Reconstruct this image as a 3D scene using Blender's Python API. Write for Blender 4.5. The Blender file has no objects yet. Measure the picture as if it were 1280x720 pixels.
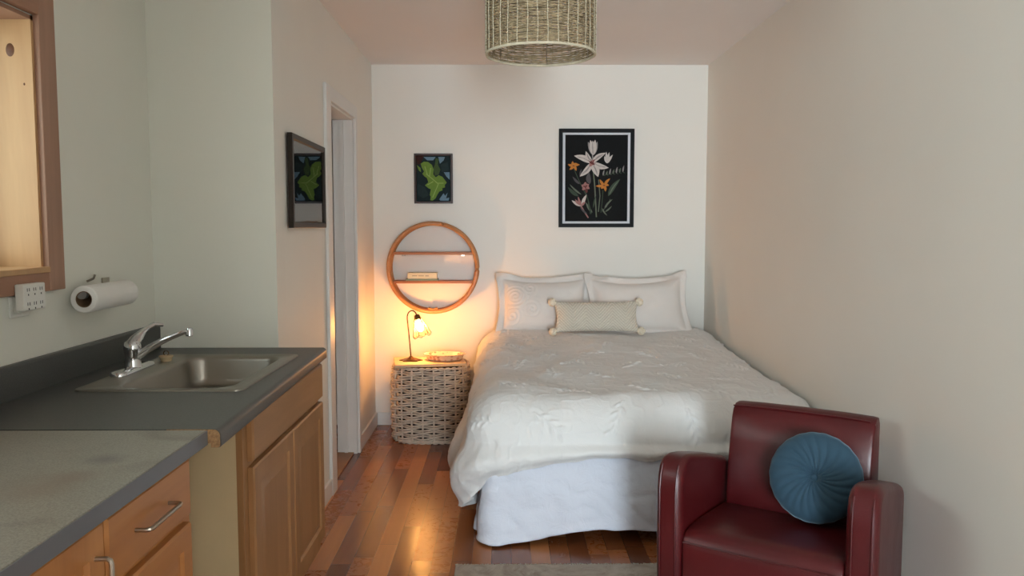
import bpy, bmesh, math, random
import numpy as np
from mathutils import Vector, Matrix
random.seed(7)
rng = np.random.default_rng(11)
PI = math.pi
SC = bpy.context.scene
COL = SC.collection
WL = {}          # world location of every thing and part

# ------------------------------------------------------------------ helpers
def lin(c):
    c = c / 255.0
    return c / 12.92 if c <= 0.04045 else ((c + 0.055) / 1.055) ** 2.4

def rgb(r, g, b):
    return (lin(r), lin(g), lin(b), 1.0)

class NT:
    """small node-tree writer"""
    def __init__(self, name):
        self.m = bpy.data.materials.new(name)
        self.m.use_nodes = True
        self.t = self.m.node_tree
        self.t.nodes.clear()
        self.out = self.n('ShaderNodeOutputMaterial')
        self.bsdf = self.n('ShaderNodeBsdfPrincipled')
        self.l(self.bsdf.outputs[0], self.out.inputs[0])
    def n(self, kind, **kw):
        x = self.t.nodes.new(kind)
        for k, v in kw.items():
            setattr(x, k, v)
        return x
    def l(self, a, b):
        self.t.links.new(a, b)
    def coords(self, scale=(1, 1, 1), which='Object', rot=(0, 0, 0)):
        c = self.n('ShaderNodeTexCoord')
        mp = self.n('ShaderNodeMapping')
        mp.inputs['Scale'].default_value = scale
        mp.inputs['Rotation'].default_value = rot
        self.l(c.outputs[which], mp.inputs['Vector'])
        return mp.outputs['Vector']
    def noise(self, vec, scale, detail=3, rough=0.55, dist=0.0):
        x = self.n('ShaderNodeTexNoise')
        x.inputs['Scale'].default_value = scale
        x.inputs['Detail'].default_value = detail
        x.inputs['Roughness'].default_value = rough
        x.inputs['Distortion'].default_value = dist
        self.l(vec, x.inputs['Vector'])
        return x.outputs[0]
    def ramp(self, fac, stops):
        r = self.n('ShaderNodeValToRGB')
        e = r.color_ramp.elements
        while len(e) < len(stops):
            e.new(0.5)
        for i, (p, c) in enumerate(stops):
            e[i].position = p
            e[i].color = c
        self.l(fac, r.inputs[0])
        return r.outputs[0]
    def mix(self, fac, a, b, mode='MIX'):
        x = self.n('ShaderNodeMix', data_type='RGBA', blend_type=mode)
        for s, v in ((x.inputs[0], fac), (x.inputs[6], a), (x.inputs[7], b)):
            if hasattr(v, 'is_linked'):
                self.l(v, s)
            else:
                s.default_value = v
        return x.outputs[2]
    def math(self, op, a, b=0.0):
        x = self.n('ShaderNodeMath', operation=op)
        for s, v in ((x.inputs[0], a), (x.inputs[1], b)):
            if hasattr(v, 'is_linked'):
                self.l(v, s)
            else:
                s.default_value = v
        return x.outputs[0]
    def bump(self, h, strength, dist=0.01):
        b = self.n('ShaderNodeBump')
        b.inputs['Strength'].default_value = strength
        b.inputs['Distance'].default_value = dist
        self.l(h, b.inputs['Height'])
        self.l(b.outputs[0], self.bsdf.inputs['Normal'])
    def set(self, **kw):
        for k, v in kw.items():
            k = k.replace('_', ' ')
            if k == 'Color': k = 'Base Color'
            if k == 'Specular': k = 'Specular IOR Level'
            if hasattr(v, 'is_linked'):
                self.l(v, self.bsdf.inputs[k])
            else:
                self.bsdf.inputs[k].default_value = v
        return self

def plain(name, c, rough=0.5, metal=0.0, var=0.06, vscale=8, bump=0.0, bscale=60, spec=0.5, **kw):
    n = NT(name)
    v = n.coords()
    f = n.noise(v, vscale, 4)
    a = rgb(*c)
    lo = tuple(x * (1 - var) for x in a[:3]) + (1,)
    hi = tuple(min(1, x * (1 + var)) for x in a[:3]) + (1,)
    n.set(Color=n.ramp(f, [(0.3, lo), (0.7, hi)]), Roughness=rough, Metallic=metal, Specular=spec, **kw)
    if bump:
        n.bump(n.noise(v, bscale, 4), bump, 0.004)
    return n.m

def wood(name, c1, c2, rough=0.4, along='Z', scale=9, knots=False, spec=0.5, coat=0.0):
    n = NT(name)
    s = {'X': (0.08, 1, 1), 'Y': (1, 0.08, 1), 'Z': (1, 1, 0.08)}[along]
    v = n.coords(s)
    g = n.noise(v, scale, 5, 0.6, 0.6)
    g2 = n.noise(v, scale * 7, 3, 0.6)
    col = n.ramp(g, [(0.32, rgb(*c1)), (0.68, rgb(*c2))])
    col = n.mix(n.math('MULTIPLY', g2, 0.35), col, rgb(*[x * 0.8 for x in c1]))
    n.set(Color=col, Roughness=rough, Specular=spec)
    n.bsdf.inputs['Coat Weight'].default_value = coat
    n.bump(g2, 0.06, 0.002)
    return n.m

def glassy(name, tint=(1, 1, 1, 1), gloss=0.08, rough=0.02, trans=0.0, fres=0.2):
    n = NT(name)
    n.t.nodes.remove(n.bsdf)
    tr = n.n('ShaderNodeBsdfTransparent'); tr.inputs[0].default_value = tint
    gl = n.n('ShaderNodeBsdfGlossy'); gl.inputs['Roughness'].default_value = rough
    fr = n.n('ShaderNodeLayerWeight'); fr.inputs['Blend'].default_value = 0.25
    f = n.math('ADD', n.math('MULTIPLY', fr.outputs['Fresnel'], fres), gloss)
    mx = n.n('ShaderNodeMixShader')
    n.l(f, mx.inputs[0]); n.l(tr.outputs[0], mx.inputs[1]); n.l(gl.outputs[0], mx.inputs[2])
    last = mx.outputs[0]
    if trans:
        tl = n.n('ShaderNodeBsdfTranslucent'); tl.inputs[0].default_value = (1, .92, .78, 1)
        m2 = n.n('ShaderNodeMixShader'); m2.inputs[0].default_value = trans
        n.l(last, m2.inputs[1]); n.l(tl.outputs[0], m2.inputs[2]); last = m2.outputs[0]
    n.l(last, n.out.inputs[0])
    return n.m

def emit(name, c, s):
    n = NT(name)
    n.set(Color=c, Emission_Color=c, Emission_Strength=s)
    return n.m

# ---- mesh builders
def B():
    return bmesh.new()

def box(bm, x0, x1, y0, y1, z0, z1, mi=0, M=None):
    vs = [bm.verts.new((x, y, z)) for z in (z0, z1) for y in (y0, y1) for x in (x0, x1)]
    if M is not None:
        for v in vs: v.co = M @ v.co
    for q in ((0, 2, 3, 1), (4, 5, 7, 6), (0, 1, 5, 4), (2, 6, 7, 3), (0, 4, 6, 2), (1, 3, 7, 5)):
        bm.faces.new([vs[i] for i in q]).material_index = mi
    return vs

def loops(bm, rings, closed=True, cap0=True, cap1=True, mi=0):
    """skin a list of vertex rings"""
    R = [[bm.verts.new(p) for p in r] for r in rings]
    n = len(R[0])
    for a, b in zip(R[:-1], R[1:]):
        for i in range(n if closed else n - 1):
            j = (i + 1) % n
            bm.faces.new((a[i], a[j], b[j], b[i])).material_index = mi
    if cap0: bm.faces.new(R[0][::-1]).material_index = mi
    if cap1: bm.faces.new(R[-1]).material_index = mi
    return R

def tube(bm, pts, r, n=8, closed=False, mi=0, cap=True):
    pts = [Vector(p) for p in pts]
    m = len(pts)
    rings = []
    ref = None
    for i, p in enumerate(pts):
        if closed:
            t = pts[(i + 1) % m] - pts[i - 1]
        else:
            t = pts[min(i + 1, m - 1)] - pts[max(i - 1, 0)]
        t.normalize()
        if ref is None:
            ref = Vector((0, 0, 1)) if abs(t.z) < 0.9 else Vector((1, 0, 0))
        a = t.cross(ref).normalized()
        b = t.cross(a).normalized()
        ref = -b if False else (b.cross(t)).cross(t) * 0 + ref if abs(t.dot(ref)) < 0.95 else Vector((1, 0, 0)) if abs(t.x) < .9 else Vector((0, 1, 0))
        rr = r[i] if isinstance(r, (list, tuple)) else r
        rings.append([p + a * (rr * math.cos(2 * PI * k / n)) + b * (rr * math.sin(2 * PI * k / n)) for k in range(n)])
    if closed:
        R = [[bm.verts.new(q) for q in rg] for rg in rings]
        for i in range(m):
            a, b = R[i], R[(i + 1) % m]
            for k in range(n):
                j = (k + 1) % n
                bm.faces.new((a[k], a[j], b[j], b[k])).material_index = mi
    else:
        loops(bm, rings, True, cap, cap, mi)

def lathe(bm, prof, cx=0, cy=0, n=32, sy=1.0, mi=0, cap0=True, cap1=True):
    rings = [[(cx + r * math.cos(2 * PI * k / n), cy + sy * r * math.sin(2 * PI * k / n), z) for k in range(n)] for r, z in prof]
    loops(bm, rings, True, cap0, cap1, mi)

def extrude(bm, poly, d0, d1, axis='X', mi=0):
    """polygon in the plane across axis, extruded from d0 to d1"""
    def P(a, b, d):
        return {'X': (d, a, b), 'Y': (a, d, b), 'Z': (a, b, d)}[axis]
    r0 = [P(a, b, d0) for a, b in poly]
    r1 = [P(a, b, d1) for a, b in poly]
    loops(bm, [r0, r1], True, True, True, mi)

def rrect(x0, x1, y0, y1, r, n=6):
    pts = []
    for cx, cy, a0 in ((x1 - r, y1 - r, 0), (x0 + r, y1 - r, 90), (x0 + r, y0 + r, 180), (x1 - r, y0 + r, 270)):
        for k in range(n + 1):
            a = math.radians(a0 + 90 * k / n)
            pts.append((cx + r * math.cos(a), cy + r * math.sin(a)))
    return pts

def xform(bm, M):
    bmesh.ops.transform(bm, matrix=M, verts=bm.verts)

def obj(name, bm, mats, parent=None, local=False, bevel=0.0, seg=2, smooth=True, angle=35, subsurf=0, kind=None, label=None):
    bmesh.ops.recalc_face_normals(bm, faces=bm.faces)
    me = bpy.data.meshes.new(name)
    if parent is not None:
        off = Vector((0, 0, 0)) if local else WL[parent]
    else:
        xs = [v.co for v in bm.verts]
        lo = [min(c[i] for c in xs) for i in range(3)]
        hi = [max(c[i] for c in xs) for i in range(3)]
        off = Vector(((lo[0] + hi[0]) / 2, (lo[1] + hi[1]) / 2, lo[2]))
    bmesh.ops.translate(bm, vec=-off, verts=bm.verts)
    bm.to_mesh(me); bm.free()
    o = bpy.data.objects.new(name, me)
    COL.objects.link(o)
    for m in (mats if isinstance(mats, (list, tuple)) else [mats]):
        me.materials.append(m)
    if smooth:
        me.polygons.foreach_set('use_smooth', [True] * len(me.polygons))
        me.set_sharp_from_angle(angle=math.radians(angle))
    if parent is not None:
        o.parent = parent
        WL[o] = WL[parent]
    else:
        o.location = off
        WL[o] = off
    if bevel:
        md = o.modifiers.new('bevel', 'BEVEL')
        md.width = bevel; md.segments = seg; md.limit_method = 'ANGLE'; md.angle_limit = math.radians(40)
        md.harden_normals = True
        me.polygons.foreach_set('use_smooth', [True] * len(me.polygons))
    if subsurf:
        md = o.modifiers.new('subsurf', 'SUBSURF'); md.levels = subsurf; md.render_levels = subsurf
    if kind: o['kind'] = kind
    if label: o['label'] = label
    return o

def thing(name, label, cat, loc, rz=0.0, group=None):
    o = bpy.data.objects.new(name, None)
    COL.objects.link(o)
    o.empty_display_size = 0.05
    o.location = loc; o.rotation_euler = (0, 0, rz)
    o['label'] = label; o['category'] = cat
    if group: o['group'] = group
    WL[o] = Vector(loc)
    return o

def tag(o, label, cat, group=None, kind=None):
    o['label'] = label; o['category'] = cat
    if group: o['group'] = group
    if kind: o['kind'] = kind
    return o

def struct(name, bm, mats, parent=None, **kw):
    o = obj(name, bm, mats, parent, **kw)
    if parent is None:
        o['kind'] = 'structure'
        o['label'] = STRUCT.get(name, name.replace('_', ' '))
        o['category'] = name.split('_')[0]
    return o

STRUCT = {
 'floor': 'orange brown hardwood strip floor', 'ceiling': 'white ceiling above the bed and pendant',
 'wall_back': 'white wall behind the bed head', 'wall_right': 'plain white wall beside bed and armchair',
 'wall_left': 'white wall with the doorway and side picture', 'wall_alcove': 'short wall at the far end of the kitchen counter',
 'wall_kitchen': 'white wall behind the sink with the window',
}

# numpy value noise (3-D, periodic hash)
_perm = rng.permutation(4096)
_val = rng.random(4096) * 2 - 1
def vnoise(x, y, z=0.0):
    x = np.asarray(x, float); y = np.asarray(y, float); z = np.asarray(z, float) + 0 * x
    xi = np.floor(x).astype(int); yi = np.floor(y).astype(int); zi = np.floor(z).astype(int)
    xf = x - xi; yf = y - yi; zf = z - zi
    u = xf ** 3 * (xf * (6 * xf - 15) + 10); v = yf ** 3 * (yf * (6 * yf - 15) + 10); w = zf ** 3 * (zf * (6 * zf - 15) + 10)
    def h(a, b, c):
        return _val[_perm[(_perm[(_perm[a & 4095] + b) & 4095] + c) & 4095]]
    def L(a, b, t): return a + (b - a) * t
    x00 = L(h(xi, yi, zi), h(xi + 1, yi, zi), u); x10 = L(h(xi, yi + 1, zi), h(xi + 1, yi + 1, zi), u)
    x01 = L(h(xi, yi, zi + 1), h(xi + 1, yi, zi + 1), u); x11 = L(h(xi, yi + 1, zi + 1), h(xi + 1, yi + 1, zi + 1), u)
    return L(L(x00, x10, v), L(x01, x11, v), w)

def sstep(a, b, x):
    t = np.clip((np.asarray(x, float) - a) / (b - a), 0, 1)
    return t * t * (3 - 2 * t)

def grid_bm(bm, P, wrap=False, mi=0):
    """P: (n,m,3) array skinned into quads"""
    n, m = P.shape[:2]
    V = [[bm.verts.new(P[i, j]) for j in range(m)] for i in range(n)]
    for i in range(n - 1):
        for j in range(m if wrap else m - 1):
            k = (j + 1) % m
            try:
                bm.faces.new((V[i][j], V[i + 1][j], V[i + 1][k], V[i][k])).material_index = mi
            except ValueError:
                pass
    return V

# ------------------------------------------------------------------ dimensions
XL, XR, XK = -0.905, 1.402, -1.393      # door wall, right wall, kitchen wall
YA, YD, YF = 3.191, 5.572, -4.5         # alcove end, back wall, wall behind the camera
ZC = 2.5
T = 0.12

# ------------------------------------------------------------------ materials
def wall_mat(name, c):
    n = NT(name)
    v = n.coords()
    f = n.noise(v, 1.3, 3)
    a = rgb(*c)
    n.set(Color=n.ramp(f, [(0.3, tuple(x * .97 for x in a[:3]) + (1,)), (0.7, a)]), Roughness=0.62, Specular=0.25)
    n.bump(n.noise(v, 190, 3), 0.12, 0.003)
    return n.m

M_wall = wall_mat('wall_paint', (243, 239, 230))
M_sage = wall_mat('kitchen_wall_tone', (234, 233, 221))  # slightly darker and greener tone than the other walls
M_ceil = wall_mat('ceiling_paint', (246, 240, 236))
M_trim = plain('trim_white', (232, 230, 226), 0.4, var=0.02)
M_door = plain('door_white', (226, 228, 230), 0.4, var=0.02)

def floor_mat():
    n = NT('hardwood_strips')
    tc = n.n('ShaderNodeTexCoord')
    sep = n.n('ShaderNodeSeparateXYZ'); n.l(tc.outputs['Object'], sep.inputs[0])
    W, L = 0.083, 0.62
    xs = n.math('DIVIDE', n.math('ADD', sep.outputs[0], 20.0), W)
    row = n.math('FLOOR', xs)
    wn = n.n('ShaderNodeTexWhiteNoise', noise_dimensions='1D'); n.l(row, wn.inputs['W'])
    off = n.math('MULTIPLY', wn.outputs['Value'], 7.0)
    ys = n.math('ADD', n.math('DIVIDE', n.math('ADD', sep.outputs[1], 20.0), L), off)
    col = n.math('FLOOR', ys)
    cmb = n.n('ShaderNodeCombineXYZ'); n.l(row, cmb.inputs[0]); n.l(col, cmb.inputs[1])
    w2 = n.n('ShaderNodeTexWhiteNoise', noise_dimensions='2D'); n.l(cmb.outputs[0], w2.inputs['Vector'])
    base = n.ramp(w2.outputs['Value'], [(0.0, rgb(96, 50, 30)), (0.25, rgb(136, 78, 44)), (0.7, rgb(170, 102, 56)), (1.0, rgb(206, 138, 84))])
    v = n.n('ShaderNodeVectorMath', operation='MULTIPLY_ADD')
    n.l(tc.outputs['Object'], v.inputs[0]); v.inputs[1].default_value = (1, 0.07, 1)
    n.l(w2.outputs['Color'], v.inputs[2])
    g = n.noise(v.outputs[0], 38, 5, 0.6, 0.4)
    g3 = n.noise(v.outputs[0], 9, 2, 0.5, 0.3)
    c = n.mix(n.math('MULTIPLY', g, 0.38), base, rgb(92, 46, 24))
    c = n.mix(n.math('MULTIPLY', n.math('SUBTRACT', g3, .4), 0.3), c, rgb(190, 122, 74))
    fx = n.math('FRACT', xs); fy = n.math('FRACT', ys)
    gx = n.math('MAXIMUM', n.math('LESS_THAN', fx, 0.022), n.math('LESS_THAN', fy, 0.004))
    c = n.mix(n.math('MULTIPLY', gx, 0.75), c, rgb(60, 30, 16))
    sc = n.noise(n.coords((1, 1, 1)), 14, 4, 0.7, 2.0)
    rough = n.math('ADD', n.math('MULTIPLY', sc, 0.12), n.math('ADD', n.math('MULTIPLY', w2.outputs['Value'], 0.10), 0.15))
    n.set(Color=c, Roughness=rough, Specular=0.5)
    h = n.math('SUBTRACT', n.math('ADD', n.math('MULTIPLY', w2.outputs['Value'], 0.25), n.math('MULTIPLY', sc, 0.5)), gx)
    n.bump(h, 0.16, 0.003)
    return n.m
M_floor = floor_mat()

M_maple = wood('honey_maple', (170, 108, 54), (208, 144, 82), 0.38, 'Z', 6)
M_mapleH = wood('honey_maple_rail', (170, 108, 54), (206, 142, 80), 0.38, 'Y', 6)
M_cab = wood('dull_maple', (152, 108, 66), (178, 130, 86), 0.42, 'Z', 7)
M_cabH = wood('dull_maple_rail', (152, 108, 66), (178, 130, 86), 0.42, 'Y', 7)
M_panel = plain('beige_side_panel', (204, 180, 140), 0.6, var=0.05, vscale=5)
M_dark = plain('dark_gap', (30, 20, 14), 0.8)
M_pine = wood('knotty_pine', (196, 150, 104), (220, 178, 130), 0.5, 'Z', 5)
M_fir = wood('fir_casing', (164, 124, 102), (186, 144, 120), 0.5, 'Z', 9)
M_firH = wood('fir_casing_rail', (156, 112, 88), (180, 134, 108), 0.5, 'Y', 9)
M_knot = plain('pine_knot', (104, 62, 36), 0.5, var=0.25, vscale=70)

def counter_mat(name, c, rough, stains=False):
    n = NT(name)
    v = n.coords()
    s1 = n.noise(v, 260, 2)
    col = n.ramp(s1, [(0.35, rgb(*[x * .9 for x in c])), (0.65, rgb(*[min(255, x * 1.08) for x in c]))])
    r = rough
    if stains:
        s2 = n.noise(v, 4.2, 3, 0.5, 1.0)
        k = n.ramp(s2, [(0.52, (0, 0, 0, 1)), (0.68, (1, 1, 1, 1))])
        col = n.mix(n.math('MULTIPLY', k, 0.35), col, rgb(86, 76, 66))
        tc = n.n('ShaderNodeNewGeometry')
        for (px0, py0), rad, cc, k2 in (((-.83, 1.645), .05, (84, 82, 84), .6), ((-.84, 1.52), .06, (120, 100, 84), .55), ((-.87, 1.46), .10, (126, 110, 94), .5)):
            dn = n.n('ShaderNodeVectorMath', operation='DISTANCE'); n.l(tc.outputs['Position'], dn.inputs[0]); dn.inputs[1].default_value = (px0, py0, .911)
            dd = n.math('ADD', dn.outputs['Value'], n.math('MULTIPLY', n.math('SUBTRACT', n.noise(v, 12, 3), .5), rad))
            m = n.ramp(n.math('DIVIDE', dd, rad), [(.2, (1, 1, 1, 1)), (1.0, (0, 0, 0, 1))])
            col = n.mix(n.math('MULTIPLY', m, k2), col, rgb(*cc))
        r = n.math('ADD', n.math('MULTIPLY', s2, 0.2), rough - .1)
    n.set(Color=col, Roughness=r, Specular=0.5)
    n.bump(s1, 0.05, 0.001)
    return n.m
M_ctop = counter_mat('charcoal_laminate', (74, 75, 73), 0.38)
M_ntop = counter_mat('grey_laminate', (140, 136, 123), 0.36, True)
M_nedge = plain('grey_laminate_edge', (104, 104, 108), 0.4, var=0.05)
M_chip = plain('particleboard', (164, 128, 90), 0.9, var=0.3, vscale=160, bump=0.4, bscale=240)

def steel_mat():
    n = NT('brushed_steel')
    v = n.coords((1, 30, 30))
    g = n.noise(v, 14, 3)
    n.set(Color=rgb(150, 146, 138), Metallic=1.0, Roughness=n.math('ADD', n.math('MULTIPLY', g, 0.2), 0.24))
    n.bump(g, 0.03, 0.001)
    return n.m
M_steel = steel_mat()
M_chrome = plain('chrome', (212, 214, 216), 0.08, 1.0, var=0.01)
M_nickel = plain('brushed_nickel', (188, 180, 168), 0.28, 1.0, var=0.03)
M_white = plain('white_plastic', (232, 230, 222), 0.4, var=0.01)
M_slot = plain('dark_slot', (40, 36, 34), 0.6)
M_paper = plain('paper_towel', (236, 234, 228), 0.9, var=0.02, bump=0.5, bscale=160, spec=0.1)
M_card = plain('cardboard_core', (120, 92, 66), 0.9)
M_grey = plain('grey_plastic', (128, 124, 120), 0.4)

def linen(name, c, bscale=420, bump=0.18, wr=0.25, sheen=0.2):
    n = NT(name)
    v = n.coords()
    f = n.noise(v, 5, 3)
    a = rgb(*c)
    n.set(Color=n.ramp(f, [(0.3, tuple(x * .97 for x in a[:3]) + (1,)), (0.7, a)]), Roughness=0.85, Specular=0.15, Sheen_Weight=sheen)
    w = n.noise(v, 16, 5, 0.65, 1.4)
    h = n.math('ADD', n.math('MULTIPLY', w, wr * 4), n.math('MULTIPLY', n.noise(v, bscale, 2), bump))
    n.bump(h, 0.35, 0.006)
    return n.m
M_duvet = linen('white_duvet_cotton', (236, 235, 232), wr=0.5)
M_skirt = linen('white_skirt_cotton', (222, 226, 236), wr=0.8)
M_sham = linen('white_sham_cotton', (236, 229, 222), wr=0.2)
M_matt = linen('mattress_ticking', (222, 220, 214))

def knit_mat():
    n = NT('cream_knit')
    tc = n.n('ShaderNodeTexCoord')
    sep = n.n('ShaderNodeSeparateXYZ'); n.l(tc.outputs['Object'], sep.inputs[0])
    ax = n.math('PINGPONG', n.math('ADD', sep.outputs[0], 5.0), 0.085)
    d = n.math('ADD', sep.outputs[2], ax)
    s = n.math('SINE', n.math('MULTIPLY', d, 330.0))
    t = n.math('SINE', n.math('MULTIPLY', n.math('SUBTRACT', sep.outputs[2], ax), 620.0))
    x = n.math('SINE', n.math('MULTIPLY', sep.outputs[0], 800.0))
    h = n.math('ADD', n.math('MULTIPLY', s, 0.6), n.math('MULTIPLY', n.math('MULTIPLY', t, x), 0.4))
    n.set(Color=n.ramp(h, [(0.0, rgb(212, 203, 186)), (0.8, rgb(238, 231, 216))]), Roughness=0.95, Specular=0.1, Sheen_Weight=0.2)
    n.bump(h, 0.5, 0.004)
    return n.m
M_knit = knit_mat()
M_pom = plain('cream_wool', (234, 222, 200), 1.0, var=0.06, vscale=80, bump=0.8, bscale=200, spec=0.05)

def leather_mat():
    n = NT('oxblood_leather')
    v = n.coords()
    f = n.noise(v, 4, 4)
    n.set(Color=n.ramp(f, [(0.3, rgb(70, 15, 18)), (0.7, rgb(85, 20, 23))]), Roughness=n.math('ADD', n.math('MULTIPLY', n.noise(v, 7, 3), 0.15), 0.27), Specular=0.5)
    vo = n.n('ShaderNodeTexVoronoi'); vo.inputs['Scale'].default_value = 260; n.l(v, vo.inputs['Vector'])
    n.bump(n.math('ADD', n.math('MULTIPLY', vo.outputs['Distance'], 0.5), n.noise(v, 22, 3)), 0.07, 0.004)
    return n.m
M_leather = leather_mat()
M_legw = wood('dark_leg_wood', (50, 28, 18), (70, 42, 26), 0.4)
M_velvet = NT('teal_velvet').set(Color=rgb(52, 77, 93), Roughness=0.8, Specular=0.2, Sheen_Weight=0.7, Sheen_Roughness=0.4, Sheen_Tint=rgb(150, 175, 190)).m

def rug_mat():
    n = NT('faded_rug')
    v = n.coords()
    a = n.noise(v, 9, 5, 0.7, 1.5)
    b = n.noise(v, 60, 3, 0.6)
    c = n.ramp(a, [(0.3, rgb(156, 138, 122)), (0.5, rgb(192, 180, 164)), (0.72, rgb(210, 200, 186))])
    c = n.mix(n.math('MULTIPLY', b, 0.5), c, rgb(150, 140, 130))
    n.set(Color=c, Roughness=1.0, Specular=0.05)
    n.bump(n.noise(v, 400, 2), 0.6, 0.004)
    return n.m
M_rug = rug_mat()
M_fringe = plain('rug_fringe', (212, 204, 188), 1.0, spec=0.05)

M_blackf = plain('black_frame', (10, 12, 15), 0.55, var=0.05, spec=.2)
M_brownf = plain('brown_frame', (58, 34, 26), 0.4, var=0.15, vscale=30)
M_bronzef = plain('bronze_frame', (40, 31, 23), 0.45, var=0.2, vscale=40, spec=.3)
M_mat = plain('white_mount', (226, 228, 232), 0.8, var=0.01)
M_glass = glassy('picture_glass', gloss=0.0, fres=0.0)
M_glassr = glassy('reflective_picture_glass', gloss=0.03, rough=0.012, fres=0.9)
M_pane = glassy('window_glass', gloss=0.03)
M_lampglass = glassy('lamp_glass', (.93, .88, .78, 1), gloss=0.03, rough=0.15, trans=0.03)

M_rattan = wood('rattan', (176, 116, 68), (206, 146, 94), 0.42, 'X', 18)
M_shelfw = wood('shelf_wood', (158, 98, 54), (186, 124, 76), 0.45, 'X', 14)
M_boardw = wood('pale_board', (222, 184, 136), (238, 206, 162), 0.5, 'X', 10)
M_wick = plain('whitewashed_wicker', (216, 200, 182), 0.75, var=0.16, vscale=26, bump=0.3, bscale=150, spec=0.2)
M_gapshade = plain('weave_gap_shade', (52, 38, 30), 0.9)  # dark brown stands for the shade in the weave gaps
M_weft = plain('seagrass_weft', (160, 142, 112), 0.9, var=0.4, vscale=55, bump=0.5, bscale=260, spec=0.1)
M_warp = plain('straw_warp', (206, 194, 168), 0.85, var=0.12, vscale=40)
M_brass = plain('aged_bronze', (98, 70, 42), 0.35, 0.9, var=0.25, vscale=40)
M_lead = plain('dark_came', (52, 38, 26), 0.4, 0.6)
def dish_mat():
    n = NT('patterned_dish')
    v = n.coords()
    vo = n.n('ShaderNodeTexVoronoi'); vo.inputs['Scale'].default_value = 34; n.l(v, vo.inputs['Vector'])
    n.set(Color=n.ramp(vo.outputs['Distance'], [(0.3, rgb(190, 134, 104)), (0.42, rgb(224, 200, 174))]), Roughness=0.3)
    return n.m
M_dish = dish_mat()

# ------------------------------------------------------------------ room shell
bm = B(); box(bm, -2.3, XR + T, YF - T, YD + T, -0.1, 0.0)
fl = struct('floor', bm, M_floor)
bm = B(); box(bm, -2.3, XR + T, YF - T, YD + T, ZC, ZC + 0.1)
struct('ceiling', bm, M_ceil)
bm = B(); box(bm, XL - T, XR + T, YD, YD + T, 0, ZC)
struct('wall_back', bm, M_wall)
bm = B(); box(bm, XR, XR + T, YF, YD, 0, ZC)
struct('wall_right', bm, M_wall)
# door wall with the opening
DY0, DY1, DZ = 4.175, 4.865, 2.045
bm = B()
box(bm, XL - T, XL, YA + T, DY0, 0, ZC); box(bm, XL - T, XL, DY1, YD, 0, ZC); box(bm, XL - T, XL, DY0, DY1, DZ, ZC)
struct('wall_left', bm, M_wall)
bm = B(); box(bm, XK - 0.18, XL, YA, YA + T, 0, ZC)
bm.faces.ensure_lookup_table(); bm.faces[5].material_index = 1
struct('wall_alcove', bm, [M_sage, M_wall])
# kitchen wall with window opening
WY0, WY1, WZ0, WZ1, WT = 0.6, 2.425, 1.262, 2.012, 0.2
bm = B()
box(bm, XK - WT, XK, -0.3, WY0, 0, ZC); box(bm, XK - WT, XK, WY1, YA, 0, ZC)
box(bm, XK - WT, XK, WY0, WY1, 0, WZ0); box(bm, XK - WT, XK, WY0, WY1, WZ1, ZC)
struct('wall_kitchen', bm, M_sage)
# two unseen walls added behind the camera, blocking rear window light from the alcove
EX = 0.0
bm = B(); box(bm, XK - WT, EX, -0.3 - T, -0.3, 0, ZC)
struct('wall_blocker_return', bm, M_wall)
bm = B(); box(bm, EX - T, EX, YF, -0.3 - T, 0, ZC)
struct('wall_entry', bm, M_wall)
FX0, FX1, FZ0, FZ1 = 0.06, 1.05, 0.12, 2.3
bm = B()
box(bm, EX - T, FX0, YF - T, YF, 0, ZC); box(bm, FX1, XR + T, YF - T, YF, 0, ZC)
box(bm, FX0, FX1, YF - T, YF, 0, FZ0); box(bm, FX0, FX1, YF - T, YF, FZ1, ZC)
struct('wall_front', bm, M_wall)
# closet behind the doorway
bm = B()
box(bm, -2.3, -2.2, 3.4, YD, 0, ZC); box(bm, -2.2, XL - T, 3.4 - T, 3.4, 0, ZC); box(bm, -2.2, XL - T, YD, YD + T, 0, ZC)
struct('wall_closet', bm, M_wall)

# kitchen window
bm = B(); cx0 = XK
cw = 0.085
box(bm, cx0, cx0 + 0.022, WY1, WY1 + cw, WZ0 - 0.062, WZ1 + 0.1)
box(bm, cx0, cx0 + 0.022, WY0 - cw, WY0, WZ0 - 0.062, WZ1 + 0.1)
w1 = struct('window_1', bm, M_fir, bevel=0.003)
w1['label'] = 'wood trimmed kitchen window with knotty pine jamb above the counter'
bm = B()
box(bm, cx0, cx0 + 0.022, WY0, WY1, WZ0 - 0.062, WZ0 - 0.004); box(bm, cx0, cx0 + 0.022, WY0, WY1, WZ1 + 0.004, WZ1 + 0.1)
def wpart(name, bm, m, par, **kw):
    o = obj(name, bm, m, None, **kw)
    p = par.location
    o.location = o.location - p
    o.parent = par
    return o
wpart('window_casing', bm, M_firH, w1, bevel=0.003)
bm = B()
box(bm, cx0 - WT, cx0 + 0.004, WY1 - 0.012, WY1, WZ0, WZ1); box(bm, cx0 - WT, cx0 + 0.004, WY0, WY0 + 0.012, WZ0, WZ1)
wpart('window_jamb', bm, M_pine, w1)
bm = B()
box(bm, cx0 - WT, cx0 + 0.004, WY0, WY1, WZ1 - 0.012, WZ1)
wpart('window_head', bm, M_firH, w1)
bm = B()
box(bm, cx0 - WT, cx0 + 0.026, WY0, WY1, WZ0 - 0.006, WZ0 + 0.012)
wpart('window_sill', bm, M_pine, w1, bevel=0.003)
bm = B()
for y, z, ry, rz, kx in ((WY1 - 0.0125, 1.912, .013, .02, -.059), (WY1 - 0.0125, 1.813, .003, .004, -.022)):
    ring = [[(cx0 + kx + ry * s * math.cos(a), y + d, z + rz * s * math.sin(a)) for a in np.linspace(0, 2 * PI, 20, endpoint=False)] for s, d in ((1, 0.0006), (0.6, -0.0008), (0.2, -0.001))]
    loops(bm, ring, True, False, True)
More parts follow.
